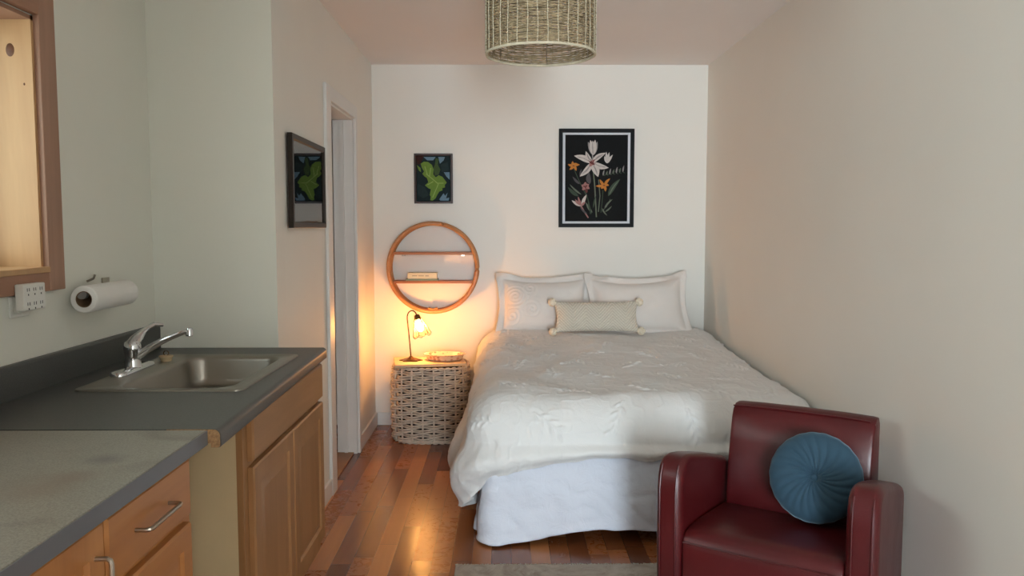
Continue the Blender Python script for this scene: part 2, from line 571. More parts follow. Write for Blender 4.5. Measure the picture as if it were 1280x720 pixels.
wpart('pine_knot', bm, M_knot, w1)
bm = B()
xg = cx0 - WT + 0.02
box(bm, xg - .02, xg + .02, WY0 + .012, WY0 + .055, WZ0 + .012, WZ1 - .012); box(bm, xg - .02, xg + .02, WY1 - .055, WY1 - .012, WZ0 + .012, WZ1 - .012)
box(bm, xg - .02, xg + .02, WY0 + .055, WY1 - .055, WZ0 + .012, WZ0 + .055); box(bm, xg - .02, xg + .02, WY0 + .055, WY1 - .055, WZ1 - .055, WZ1 - .012)
wpart('window_sash', bm, M_fir, w1)
bm = B(); box(bm, xg - .003, xg + .003, WY0 + .05, WY1 - .05, WZ0 + .05, WZ1 - .05)
wpart('window_pane', bm, M_pane, w1)

# large window behind the camera
bm = B()
y0, y1 = YF - 0.08, YF + 0.01
box(bm, FX0, FX0 + .06, y0, y1, FZ0, FZ1); box(bm, FX1 - .06, FX1, y0, y1, FZ0, FZ1)
box(bm, FX0 + .06, FX1 - .06, y0, y1, FZ0, FZ0 + .06); box(bm, FX0 + .06, FX1 - .06, y0, y1, FZ1 - .06, FZ1)
xm = (FX0 + FX1) / 2
box(bm, xm - .02, xm + .02, y0, y1, FZ0 + .06, FZ1 - .06)
w2 = struct('window_2', bm, M_trim, bevel=0.004)
w2['label'] = 'large white framed window behind the viewer'
for a, b in ((FX0 + .06, xm - .02), (xm + .02, FX1 - .06)):
    bm = B(); box(bm, a, b, YF - .045, YF - .038, FZ0 + .06, FZ1 - .06)
    wpart('window_pane', bm, M_pane, w2)

# doorway: casing, jamb and open door
bm = B()
c0, c1 = XL, XL + 0.018
box(bm, c0, c1, DY0 - 0.105, DY0 + .004, 0, DZ + 0.07)
box(bm, c0, c1, DY1 - .004, DY1 + 0.045, 0, DZ + 0.07)
box(bm, c0, c1, DY0 + .004, DY1 - .004, DZ - .004, DZ + 0.07)
d1 = struct('door_1', bm, M_trim, bevel=0.004)
d1['label'] = 'white cased doorway in the left wall'
bm = B()
box(bm, XL - T, XL, DY0 - .001, DY0 + .016, 0, DZ); box(bm, XL - T, XL, DY1 - .016, DY1 + .001, 0, DZ); box(bm, XL - T, XL, DY0 + .016, DY1 - .016, DZ - .016, DZ + .001)
box(bm, XL - .075, XL - .055, DY0 + .016, DY0 + .03, 0, DZ - .016); box(bm, XL - .075, XL - .055, DY1 - .03, DY1 - .016, 0, DZ - .016)
wpart('door_jamb', bm, M_trim, d1)
bm = B(); box(bm, XL - T - .665, XL - T - .005, DY1 - .052, DY1 - .016, 0.012, DZ - .03)
wpart('door_slab', bm, M_door, d1, bevel=0.003)
bm = B(); box(bm, XL - T - .01, XL - .02, DY0 + .016, DY1 - .016, 0.0, 0.01)
wpart('threshold', bm, M_cab, d1, bevel=0.003)

# baseboards
def baseboard(name, pts):
    bm = B()
    for x0, x1, yy0, yy1 in pts: box(bm, x0, x1, yy0, yy1, 0, 0.092)
    struct(name, bm, M_trim, bevel=0.004)
bt = 0.014
baseboard('baseboard_left', [(XL, XL + bt, YA + .01, DY0 - .105), (XL, XL + bt, DY1 + .045, YD)])
baseboard('baseboard_back', [(XL + bt, XR - bt, YD - bt, YD)])
baseboard('baseboard_right', [(XR - bt, XR, YF, YD)])

# ------------------------------------------------------------------ kitchen
ZT = 0.911
def front_x(y):       # front edge of the sink worktop
    return -0.676 + (y - 1.885) / (3.185 - 1.885) * (-0.712 + 0.676)
t = thing('countertop', 'charcoal laminate countertop holding the sink, rounded front edge', 'countertop', (-1.05, 2.535, ZT - .04))
bm = B()
cy0, cy1 = 1.885, 3.189
hx0, hx1, hy0, hy1 = -1.175, -0.805, 2.345, 2.968
xb = XK + .001
box(bm, xb, hx0, cy0, cy1, ZT - .034, ZT); box(bm, hx0, hx1, cy0, hy0, ZT - .034, ZT); box(bm, hx0, hx1, hy1, cy1, ZT - .034, ZT)
def nose(y, dx=0.0):
    xf = front_x(y) + dx
    p = [(hx1, ZT - .034), (hx1, ZT)]
    r = 0.016
    for a in np.linspace(90, 0, 7):
        p.append((xf - r + r * math.cos(math.radians(a)), ZT - r + r * math.sin(math.radians(a))))
    r2 = .006
    for a in np.linspace(0, -90, 4):
        p.append((xf - r2 + r2 * math.cos(math.radians(a)), ZT - .044 + r2 + r2 * math.sin(math.radians(a))))
    p += [(xf - .022, ZT - .044), (xf - .022, ZT - .034)]
    return [(x, y, z) for x, z in p]
loops(bm, [nose(cy0), nose((cy0 + cy1) / 2), nose(cy1)])
obj('worktop', bm, M_ctop, t, angle=40)
# exposed chipboard end
bm = B(); e = [(x, y - .0008, z) for x, y, z in nose(cy0, -.0025)]
e2 = [(x, cy0 + .001, z) for x, y, z in e]
loops(bm, [e, e2])
obj('exposed_core', bm, M_chip, t, label='chipped tan particleboard end of the countertop')
bm = B()
prof = [(XK + .0005, ZT), (XK + .020, ZT), (XK + .020, ZT + .086)]
for a in np.linspace(0, 90, 5): prof.append((XK + .012 + .008 * math.cos(math.radians(a)), ZT + .088 + .008 * math.sin(math.radians(a))))
prof.append((XK + .0005, ZT + .096))
extrude(bm, prof, cy0 - 1.3, cy1 - .001, 'Y')
# rounded far end
obj('backsplash', bm, M_ctop, t, bevel=0.0)

t = thing('countertop', 'grey worn laminate countertop with square edge in the near corner', 'countertop', (-1.05, 1.1, ZT - .04))
bm = B(); box(bm, XK + .021, -0.709, 0.25, 1.881, ZT - .036, ZT - .0005)
obj('worktop', bm, M_ntop, t, bevel=0.002)
bm = B(); box(bm, -0.709, -0.7065, 0.25, 1.881, ZT - .036, ZT - .002)
obj('edge_band', bm, M_nedge, t, label='grey edge strip of the worn countertop')

def raised_front(bm, y0, y1, z0, z1, xf, th=0.02, rail=0.055, panel=True):
    """slab (or raised panel) door in the Y-Z plane facing +X, front at xf"""
    if not panel:
        r = [[(xf - th, a, b) for a, b in ((y0, z0), (y1, z0), (y1, z1), (y0, z1))]]
        r.append([(xf - .006, a, b) for a, b in ((y0, z0), (y1, z0), (y1, z1), (y0, z1))])
        e = .006
        r.append([(xf, a, b) for a, b in ((y0 + e, z0 + e), (y1 - e, z0 + e), (y1 - e, z1 - e), (y0 + e, z1 - e))])
        loops(bm, r); return
    seq = [(0, th), (0, .005), (.005, 0), (rail, 0), (rail + .006, .008), (rail + .012, .008), (rail + .034, .001), (rail + .036, .001)]
    r = []
    for ins, dep in seq:
        r.append([(xf - dep, a, b) for a, b in ((y0 + ins, z0 + ins), (y1 - ins, z0 + ins), (y1 - ins, z1 - ins), (y0 + ins, z1 - ins))])
    loops(bm, r)

# sink base cabinet
CY0, CY1, CXF = 2.235, 3.155, -0.742
t = thing('base_cabinet', 'dull brown maple sink cabinet with two panelled doors', 'cabinet', (-1.05, 2.695, 0))
bm = B()
zt = ZT - .045
box(bm, XK + .005, CXF - .02, CY0 + .006, CY0 + .022, .1, zt); box(bm, XK + .005, CXF - .02, CY1 - .018, CY1, .1, zt)
box(bm, XK + .005, CXF - .02, CY0 + .022, CY1 - .018, .1, .118)
obj('carcass', bm, M_cab, t)
bm = B(); box(bm, XK + .005, CXF - .019, CY0, CY0 + .006, .02, zt)
box(bm, -0.858, -0.852, CY0 - .0006, CY0 + .001, .838, .846, 1)
obj('side_panel', bm, [M_panel, M_slot], t, label='unfinished beige side panel')
bm = B()
xf0, xf1 = CXF - .02, CXF
box(bm, xf0, xf1, CY0, CY0 + .04, .1, zt); box(bm, xf0, xf1, CY1 - .03, CY1, .1, zt)
box(bm, xf0, xf1, CY0 + .04, CY1 - .03, zt - .03, zt); box(bm, xf0, xf1, CY0 + .04, CY1 - .03, .69, .735); box(bm, xf0, xf1, CY0 + .04, CY1 - .03, .1, .16)
box(bm, xf0, xf1, 2.68, 2.725, .16, .69)
obj('face_frame', bm, M_cab, t, bevel=.0015)
bm = B(); box(bm, XK + .05, CXF - .07, CY0 + .01, CY1 - .005, 0, .1)
obj('toe_kick', bm, M_legw, t)
DXF = CXF + .021
bm = B(); raised_front(bm, CY0 + .036, CY1 - .004, .718, .852, DXF, panel=False)
obj('drawer_front', bm, M_cabH, t)
for a, b in ((CY0 + .036, 2.700), (2.706, CY1 - .004)):
    bm = B(); raised_front(bm, a, b, .15, .7, DXF)
    obj('door', bm, M_cab, t)
bm = B(); box(bm, CXF - .018, CXF - .005, CY0 + .045, CY1 - .035, .735, zt - .03); box(bm, CXF - .018, CXF - .005, CY0 + .045, CY1 - .035, .16, .69)
obj('back_board', bm, M_legw, t)

# drawer and door cabinets under the near worktop
def pull(bm, p0, p1, out, r=0.0048):
    p0 = Vector(p0); p1 = Vector(p1); o = Vector((out, 0, 0)); d = (p1 - p0).normalized()
    pts = [p0, p0 + o * .75, p0 + o * .93 + d * .003, p0 + o + d * .010, p1 + o - d * .010, p1 + o * .93 - d * .003, p1 + o * .75, p1]
    tube(bm, pts, r, 8)
NXF = -0.752
zt2 = ZT - .0365
for name, lab, ya, yb in (('drawer_cabinet', 'honey maple drawer cabinet at the end of the grey worktop', 1.44, 1.872), ('base_cabinet', 'honey maple door cabinet nearest the viewer, left of the drawers', .46, 1.438)):
    t = thing(name, lab, 'cabinet', (-1.05, (ya + yb) / 2, 0))
    bm = B()
    box(bm, XK + .005, NXF - .02, ya, ya + .016, .1, zt2); box(bm, XK + .005, NXF - .02, yb - .016, yb, .1, zt2)
    box(bm, XK + .005, NXF - .02, ya + .016, yb - .016, .1, .118); box(bm, XK + .005, XK + .02, ya + .016, yb - .016, .118, zt2)
    obj('carcass', bm, M_maple, t)
    bm = B(); box(bm, XK + .05, NXF - .07, ya + .005, yb - .005, 0, .1)
    obj('toe_kick', bm, M_legw, t)
    bm = B()
    box(bm, NXF - .02, NXF, ya, ya + .03, .1, zt2); box(bm, NXF - .02, NXF, yb - .042, yb, .1, zt2)
    box(bm, NXF - .02, NXF, ya + .03, yb - .042, zt2 - .028, zt2); box(bm, NXF - .02, NXF, ya + .03, yb - .042, .1, .15)
    if name == 'drawer_cabinet':
        box(bm, NXF - .02, NXF, ya + .03, yb - .042, .69, .73)
        box(bm, NXF - .02, NXF, ya + .03, yb - .042, .40, .44)
    obj('face_frame', bm, M_maple, t, bevel=.0015)
    bm = B(); box(bm, NXF - .019, NXF - .006, ya + .032, yb - .044, .15, zt2 - .028)
    obj('back_board', bm, M_legw, t)
    DX = NXF + .02
    if name == 'drawer_cabinet':
        bm = B(); raised_front(bm, ya + .004, yb - .036, .722, .858, DX, panel=False)
        d = obj('drawer', bm, M_mapleH, t)
        bm = B(); pull(bm, (DX - .001, 1.555, .792), (DX - .001, 1.712, .792), .03)
        obj('handle', bm, M_nickel, d, label='brushed nickel bar handle')
        for z0, z1 in ((.43, .704), (.135, .418)):
            bm = B(); raised_front(bm, ya + .004, yb - .036, z0, z1, DX, rail=.05)
            d = obj('drawer', bm, M_mapleH, t)
            bm = B(); pull(bm, (DX - .001, 1.555, (z0 + z1) / 2), (DX - .001, 1.712, (z0 + z1) / 2), .03)
            obj('handle', bm, M_nickel, d, label='brushed nickel bar handle')
    else:
        for a, b, hy in ((ya + .01, (ya + yb) / 2 - .002, (ya + yb) / 2 - .04), ((ya + yb) / 2 + .002, yb - .004, yb - .04)):
            bm = B(); raised_front(bm, a, b, .135, .858, DX)
            d = obj('door', bm, M_maple, t)
            bm = B(); pull(bm, (DX - .001, hy, .80), (DX - .001, hy, .66), .03)
            obj('handle', bm, M_nickel, d, label='brushed nickel bar handle')

# sink
sx0, sx1, sy0, sy1 = -1.268, -0.768, 2.322, 2.992
t = thing('kitchen_sink', 'single bowl stainless steel sink set into the dark countertop', 'sink', ((sx0 + sx1) / 2, (sy0 + sy1) / 2, ZT))
bx0, bx1, by0, by1 = -1.158, -0.822, 2.365, 2.948
def rr(x0, x1, y0, y1, r, z): return [(x, y, z) for x, y in rrect(x0, x1, y0, y1, r)]
bm = B()
z = ZT
R = [rr(sx0, sx1, sy0, sy1, .03, z + .0005), rr(sx0 + .001, sx1 - .001, sy0 + .001, sy1 - .001, .03, z + .005), rr(sx0 + .01, sx1 - .01, sy0 + .01, sy1 - .01, .028, z + .007),
     rr(sx0 + .016, sx1 - .016, sy0 + .016, sy1 - .016, .026, z + .004),
     rr(bx0 - .006, bx1 + .006, by0 - .006, by1 + .006, .068, z + .0035), rr(bx0, bx1, by0, by1, .062, z - .001),
     rr(bx0 + .004, bx1 - .004, by0 + .004, by1 - .004, .06, z - .012),
     rr(bx0 + .012, bx1 - .012, by0 + .012, by1 - .012, .055, z - .078), rr(bx0 + .018, bx1 - .018, by0 + .018, by1 - .018, .05, z - .094),
     rr(bx0 + .034, bx1 - .034, by0 + .034, by1 - .034, .04, z - .102), rr(bx0 + .1, bx1 - .1, by0 + .2, by1 - .2, .03, z - .104)]
loops(bm, R, True, False, True)
obj('basin', bm, M_steel, t, angle=60)
bm = B()
dx, dy, dz = -1.035, 2.846, z - .103
lathe(bm, [(.056, dz), (.056, dz + .003), (.05, dz + .0045), (.044, dz + .003), (.04, dz + .001), (.02, dz + .0012)], dx, dy, 28)
dr = obj('drain', bm, M_chrome, t)
bm = B(); lathe(bm, [(.040, dz + .0018), (.036, dz + .0025), (.012, dz + .0022)], dx, dy, 24)
obj('strainer', bm, M_slot, dr, label='dark drain strainer')

# faucet
fx, fy = -1.236, 2.65
t = thing('faucet', 'chrome single lever kitchen faucet behind the sink bowl', 'faucet', (fx, fy, ZT + .004))
bm = B()
zb = ZT + .0045
R = [[(x, y, zz) for x, y in rrect(fx - w, fx + w, fy - l, fy + l, w * .98, 8)] for w, l, zz in ((.028, .125, zb), (.028, .125, zb + .008), (.024, .121, zb + .014), (.012, .1, zb + .017))]
loops(bm, R)
obj('base_plate', bm, M_chrome, t, angle=50)
bm = B()
lathe(bm, [(.029, zb + .012), (.026, zb + .025), (.024, zb + .045), (.0255, zb + .060), (.0275, zb + .072), (.027, zb + .084), (.023, zb + .096), (.012, zb + .104), (.003, zb + .106)], fx, fy, 28)
obj('body', bm, M_chrome, t, angle=50)
bm = B()
pts = []; rad = []
sp0 = Vector((fx + .015, fy, zb + .048)); sp1 = Vector((fx + .168, fy + .02, zb + .128))
for k in range(9):
    s = k / 8
    p = sp0.lerp(sp1, s); p.z += .008 * math.sin(s * PI)
    pts.append(p); rad.append(.0135 - .005 * s)
pts.append(sp1 + Vector((.014, .007, .001))); rad.append(.008)
tube(bm, pts, rad, 12)
sp = obj('spout', bm, M_chrome, t, angle=60)
bm = B()
e = sp1 + Vector((.012, .006, 0))
lathe(bm, [(.010, e.z - .016), (.012, e.z - .014), (.012, e.z + .006), (.009, e.z + .012), (.002, e.z + .013)], e.x, e.y, 16)
obj('aerator', bm, M_chrome, sp)
bm = B()
l0 = Vector((fx, fy, zb + .086)); l1 = Vector((fx + .022, fy + .115, zb + .140))
pts = [l0 + (l1 - l0) * s + Vector((0, 0, .010 * math.sin(s * PI))) for s in np.linspace(0, 1, 9)]
pts.append(l1 + Vector((.022, .024, -.004)))
tube(bm, pts, [.022, .021, .018, .014, .011, .009, .0085, .009, .0095, .006], 12)
obj('lever', bm, M_chrome, t, angle=60)

t = thing('sink_plug', 'small beige rubber plug with wire ring behind the sink bowl', 'plug', (-1.208, 2.845, ZT + .004))
px_, py_, pz = -1.208, 2.845, ZT + .0045
M_plug = plain('beige_rubber', (196, 172, 136), 0.7)
bm = B(); lathe(bm, [(.018, pz), (.021, pz + .012), (.024, pz + .014), (.024, pz + .019), (.01, pz + .021)], px_, py_, 20)
obj('stopper', bm, M_plug, t)
bm = B(); tube(bm, [(px_ + .009 * math.cos(a), py_, pz + .028 + .009 * math.sin(a)) for a in np.linspace(0, 2 * PI, 16, endpoint=False)], .0016, 6, True)
obj('ring', bm, M_brass, t)

# plug-in outlet adapter
t = thing('outlet_adapter', 'white six socket wall adapter under the window casing', 'adapter', (XK + .02, 2.297, 1.14))
bm = B(); box(bm, XK + .0005, XK + .006, 2.25, 2.34, 1.135, 1.196)
box(bm, XK + .006, XK + .023, 2.262, 2.334, 1.150, 1.196)
obj('wall_plate', bm, M_white, t, bevel=.002)
bm = B(); box(bm, XK + .023, XK + .050, 2.244, 2.350, 1.156, 1.232)
a_ = obj('adapter_body', bm, M_white, t, bevel=.004)
for z in (1.212, 1.172):
    for k in range(3):
        y = 2.265 + k * .031
        bm = B()
        for dyy in (-.005, .005): box(bm, XK + .0495, XK + .0505, y + dyy - .0012, y + dyy + .0012, z - .001, z + .008)
        box(bm, XK + .0495, XK + .0505, y - .002, y + .002, z - .013, z - .008)
        obj('socket', bm, M_slot, a_)

# paper towel
rx, rz_, ry0, ry1, rr_ = -1.312, 1.167, 2.50, 2.785, .043
t = thing('paper_towel_roll', 'white paper towel roll on the kitchen wall', 'paper towel', (rx, (ry0 + ry1) / 2, rz_ - rr_))
bm = B()
n = 40
R = []
for r, y in ((.026, ry0 + .01), (.026, ry0), (rr_ - .003, ry0), (rr_, ry0 + .004), (rr_, (ry0 + ry1) / 2), (rr_, ry1 - .004), (rr_ - .003, ry1), (.026, ry1), (.026, ry1 - .01)):
    R.append([(rx + r * math.cos(2 * PI * k / n), y, rz_ + r * math.sin(2 * PI * k / n)) for k in range(n)])
loops(bm, R, True, False, False)
obj('paper', bm, M_paper, t)
bm = B()
R = [[(rx + r * math.cos(2 * PI * k / n), y, rz_ + r * math.sin(2 * PI * k / n)) for k in range(n)] for r, y in ((.0255, ry0 + .001), (.0255, ry1 - .001), (.0235, ry1 - .001), (.0235, ry0 + .001))]
loops(bm, R + [R[0]], True, False, False)
obj('core', bm, M_card, t, label='dark cardboard core')
t = thing('towel_holder', 'wall mounted paper towel holder rod inside the roll', 'towel holder', (rx, (ry0 + ry1) / 2, rz_ - .01))
bm = B(); tube(bm, [(rx - .008, ry0 + .012, rz_ + .0162), (rx - .008, ry1 + .02, rz_ + .0162)], .007, 12)
tube(bm, [(rx - .008, ry0 + .004, rz_ + .0162), (rx - .008, ry0 + .02, rz_ + .0162)], .016, 18)
obj('rod', bm, M_grey, t)
bm = B()
tube(bm, [(rx - .008, ry1 + .014, rz_ + .0162), (rx - .04, ry1 + .014, rz_ + .02), (XK + .002, ry1 + .014, rz_ + .02)], .006, 8)
box(bm, XK + .0005, XK + .006, ry1 - .01, ry1 + .035, rz_ - .01, rz_ + .05)
obj('bracket', bm, M_nickel, t)
bm = B(); tube(bm, [(XK + .003, 2.675, rz_ + .045), (XK + .025, 2.675, rz_ + .055), (XK + .03, 2.675, rz_ + .068)], .004, 8)
obj('hook', bm, M_nickel, t)

# ------------------------------------------------------------------ pictures
LIFT = [0]
def lift(d):
    LIFT[0] += 1
    return d - 7e-6 * LIFT[0]

def petal(bm, a, b, w, mi, d, bend=0.0, n=8):
    """lens-shaped petal from a to b in the (s,t) plane, depth d"""
    d = lift(d)
    a = Vector((a[0], a[1])); b = Vector((b[0], b[1])); ax = b - a; nr = Vector((-ax.y, ax.x))
    nr = nr.normalized() if nr.length else Vector((1, 0))
    L, Rr = [], []
    for k in range(n + 1):
        s = k / n
        c = a + ax * s + nr * (bend * math.sin(PI * s))
        ww = w * math.sin(PI * min(1, s ** .8)) ** .8 if 0 < s < 1 else 0.0
        L.append(c + nr * ww); Rr.append(c - nr * ww)
    pts = L + Rr[-2:0:-1]
    f = bm.faces.new([bm.verts.new((p.x, d, p.y)) for p in pts]); f.material_index = mi

def poly(bm, pts, mi, d):
    d = lift(d)
    f = bm.faces.new([bm.verts.new((p[0], d, p[1])) for p in pts]); f.material_index = mi

def stem(bm, pts, w, mi, d):
    for p, q in zip(pts[:-1], pts[1:]):
        p = Vector(p); q = Vector(q); nr = Vector((-(q - p).y, (q - p).x)).normalized() * w
        poly(bm, [p + nr, q + nr, q - nr, p - nr], mi, d)

def frame_bm(w, h, fw, depth):
    """rectangular frame, centre origin, back at y=0, front at y=-depth"""
    bm = B()
    seq = [(0, 0), (0, -depth + .002), (.002, -depth), (fw - .004, -depth), (fw, -depth + .006), (fw, 0)]
    R = []
    for ins, y in seq:
        a, b = w / 2 - ins, h / 2 - ins
        R.append([(-a, y, -b), (a, y, -b), (a, y, b), (-a, y, b)])
    loops(bm, R + [R[0]], True, False, False)
    return bm

A = lambda nm, c: plain('ink_' + nm, c, 0.8, var=0.06, vscale=60, spec=0.1)
# botanical print over the bed
t = thing('framed_print', 'black framed botanical flower print above the bed', 'picture', (0.638, YD - .001, 1.729))
obj('frame', frame_bm(.519, .675, .026, .024), M_blackf, t, local=True)
bm = B(); box(bm, -.236, .236, -.010, -.004, -.314, .314)
obj('mount', bm, M_mat, t, local=True)
inks = [A('night', (30, 31, 32)), A('white', (206, 198, 192)), A('grey', (150, 144, 142)), A('orange', (196, 128, 62)), A('rose', (166, 120, 116)), A('leaf', (70, 84, 70)), A('paleleaf', (110, 120, 104)), A('wine', (112, 64, 62)), A('dim', (92, 88, 90))]
bm = B()
box(bm, -.2155, .2155, -.0120, -.0105, -.2965, .2965, 0)
K = .519 / 503.0
P = lambda x, y: ((x - 300) * K, (361 - y) * K)
d = -.0124; LIFT[0] = 0
def PT(a, b, w, mi, bend=0, dd=0): petal(bm, P(*a), P(*b), w * K, mi, d - dd, bend * K)
# stems and leaves first
for pts, w, mi in (([(278, 300), (290, 420), (302, 620)], 4, 6), ([(315, 370), (325, 480), (315, 585)], 3, 6), ([(345, 440), (340, 520), (332, 590)], 2.5, 5),
                   ([(150, 300), (185, 380), (245, 500)], 2.5, 5), ([(225, 440), (250, 520), (262, 600)], 2.5, 5), ([(195, 540), (225, 590), (248, 625)], 4, 4),
                   ([(272, 200), (278, 260)], 4, 2), ([(395, 500), (370, 550), (340, 580)], 1.5, 6), ([(455, 300), (400, 330), (345, 340)], 1.5, 5)):
    stem(bm, [P(*q) for q in pts], w * K, mi, d)
for a, b, w, mi, be in (((380, 480), (460, 365), 16, 5, 8), ((385, 475), (452, 375), 4, 6, 6), ((180, 480), (110, 420), 12, 5, 5), ((200, 470), (120, 400), 6, 6, 4), ((190, 400), (140, 350), 8, 8, 3),
                        ((275, 590), (230, 520), 8, 6, 4), ((270, 600), (245, 500), 6, 5, 4), ((255, 400), (250, 320), 16, 8, 6), ((355, 560), (410, 500), 6, 6, 4), ((360, 585), (405, 545), 5, 6, -3),
                        ((340, 560), (375, 610), 5, 6, -4), ((190, 350), (200, 300), 6, 8, 2), ((240, 600), (190, 550), 6, 8, 3), ((280, 560), (300, 470), 5, 5, 2)):
    PT(a, b, w, mi, be)
for q in range(7):
    x = 345 + q * 22
    PT((x, 345 - q * 4), (x + 8, 305 - q * 5 + 12 * (q % 2)), 5, 6 if q % 2 else 2, 2, .0001)
    PT((x, 340 - q * 3), (x + 14, 345 - q * 3), 3, 5, 1, .0001)
# tulip bud
for b, w, mi in (((242, 120), 14, 2), ((305, 118), 14, 2), ((258, 108), 16, 1), ((290, 106), 16, 1), ((273, 112), 14, 1)):
    PT((278, 208), b, w, mi, 0, .0002)
PT((276, 205), (272, 115), 3, 2, 0, .0004)
# big lily
for b, w, be in (((150, 212), 20, -8), ((228, 182), 15, 6), ((362, 192), 17, 8), ((382, 292), 19, -8), ((312, 352), 25, 5), ((188, 350), 19, 8)):
    PT((270, 258), b, w, 1, be, .0005)
    for o_ in (-.45, 0, .45): PT((270 + (b[0] - 270) * .12, 258 + (b[1] - 258) * .12), (270 + (b[0] - 270) * .86 + o_ * .35 * (b[1] - 258) / 6, 258 + (b[1] - 258) * .86 - o_ * .35 * (b[0] - 270) / 6), 1.8, 2, be * (.8 + o_ * .5), .0007)
PT((255, 285), (288, 235), 13, 4, 3, .0009); PT((250, 250), (290, 275), 8, 7, 2, .001)
for b in ((242, 238), (262, 228), (290, 232), (300, 262)): PT((270, 262), b, 2.2, 7, 1, .0011)
# bud on the right
for b, w in (((365, 185), 9), ((385, 188), 9), ((408, 205), 9), ((352, 215), 8)): PT((372, 262), b, w, 1, 2, .0012)
# orange flowers
for c, bs, mi in (((147, 278), ((108, 268), (140, 248), (188, 272), (170, 262), (165, 312), (118, 305)), 3), ((352, 408), ((295, 412), (322, 368), (392, 362), (385, 408), (362, 450), (330, 430)), 3)):
    for b in bs: PT(c, b, 9, mi, 3, .0014)
    PT((c[0] - 8, c[1]), (c[0] + 8, c[1] + 2), 4, 7, 0, .0016)
# orchid
for b in ((200, 405), (205, 440), (252, 402), (255, 432), (228, 385)): PT((226, 416), b, 11, 4, 2, .0014)
for b in ((212, 412), (242, 410), (228, 430)): PT((226, 416), b, 5, 7, 1, .0016)
PT((230, 430), (236, 460), 9, 7, 1, .0013)
# rose lily
for b, w in (((135, 508), 11), ((178, 482), 8), ((235, 470), 11), ((228, 520), 8), ((158, 500), 8)): PT((205, 545), b, w, 4 if w < 10 else 1, 4, .0012)
PT((205, 545), (150, 512), 3, 4, 3, .0015)
obj('print', bm, inks, t, local=True, smooth=False, label='dark print of pale and orange flowers')
bm = B(); box(bm, -.237, .237, -.0195, -.0185, -.315, .315)
obj('glass', bm, M_glass, t, local=True)

# leaf picture over the ring shelf
t = thing('framed_print', 'small brown framed green leaf picture above the round shelf', 'picture', (-.486, YD - .001, 1.726))
obj('frame', frame_bm(.266, .342, .016, .02), M_brownf, t, local=True)
inks = [A('teal', (38, 50, 52)), A('green', (112, 142, 66)), A('vein', (152, 176, 100)), A('blue', (112, 140, 158)), A('deep', (46, 60, 62)), A('olive', (72, 92, 58)), A('maroon', (64, 40, 38))]
bm = B()
box(bm, -.119, .119, -.008, -.003, -.157, .157, 0)
K2 = .266 / 460.0
P2 = lambda x, y: ((x - 302) * K2, (366 - y) * K2)
d = -.0084; LIFT[0] = 0
poly(bm, [P2(95, 95), P2(190, 95), P2(150, 190), P2(110, 200)], 6, d)
poly(bm, [P2(185, 110), P2(330, 110), P2(300, 150), P2(230, 150)], 3, d)
poly(bm, [P2(360, 110), P2(440, 110), P2(425, 150), P2(380, 190)], 3, d)
poly(bm, [P2(425, 290), P2(495, 290), P2(495, 380), P2(455, 340)], 3, d)
poly(bm, [P2(370, 610), P2(420, 540), P2(440, 570), P2(470, 530), P2(450, 600), P2(490, 590), P2(480, 628), P2(380, 628)], 3, d)
poly(bm, [P2(110, 420), P2(200, 470), P2(250, 560), P2(180, 600), P2(110, 560)], 4, d)
poly(bm, [P2(390, 200), P2(470, 170), P2(490, 270), P2(400, 290)], 4, d)
poly(bm, [P2(330, 125), P2(370, 130), P2(355, 200), P2(385, 260), P2(365, 320), P2(320, 330), P2(300, 250), P2(320, 200)], 5, d - .0001)
poly(bm, [P2(105, 205), P2(150, 240), P2(155, 290), P2(130, 270)], 1, d - .0002)
leaf = [(150, 190), (190, 165), (240, 170), (285, 205), (305, 260), (295, 310), (330, 350), (365, 325), (410, 345), (460, 415), (435, 440), (440, 470), (405, 480), (410, 505), (370, 520), (345, 560), (325, 600), (290, 628), (262, 622), (275, 590), (255, 560), (275, 535), (280, 495), (240, 480), (200, 445), (240, 410), (225, 360), (195, 340), (170, 310), (190, 280), (165, 240)]
cx_, cy_ = 290, 400
for i in range(len(leaf)):
    poly(bm, [P2(*leaf[i]), P2(*leaf[(i + 1) % len(leaf)]), P2(cx_, cy_)], 1, d - .0003)
for pts in ([(215, 310), (290, 370), (360, 430)], [(360, 430), (330, 500), (290, 590)], [(300, 400), (230, 440)], [(350, 420), (420, 420)], [(230, 320), (200, 220)], [(255, 340), (270, 240)]):
    stem(bm, [P2(*q) for q in pts], 5 * K2, 2, d - .0006)
obj('print', bm, inks, t, local=True, smooth=False, label='painting of a green lobed leaf on dark teal')

# landscape picture on the door wall (local x along +Y of the room when facing +X)
t = thing('framed_print', 'dark bronze framed picture on the wall beside the doorway', 'picture', (XL + .005, 3.672, 1.586), PI / 2 + math.radians(.65))
obj('frame', frame_bm(.645, .394, .026, .022), M_bronzef, t, local=True)
inks = [A('umber', (60, 55, 48)), A('slate', (48, 54, 54)), A('moss', (66, 70, 52)), A('copper', (92, 70, 54))]
bm = B()
box(bm, -.298, .298, -.008, -.003, -.172, .172, 0)
Q = lambda u, v: (-.297 + .594 * u, .171 - .342 * v)
d = -.0084; LIFT[0] = 0
for k in range(26):
    u = .08 + .84 * random.random(); v = .15 + .7 * random.random()
    petal(bm, Q(u, v), Q(u + random.uniform(-.15, .15), v + random.uniform(-.2, .2)), random.uniform(.01, .03), 1 + k % 3, d - .00003 * k, .006)
obj('print', bm, inks, t, local=True, smooth=False, label='dark muted print behind reflective glass')
bm = B(); box(bm, -.298, .298, -.014, -.013, -.172, .172)
obj('glass', bm, M_glassr, t, local=True)

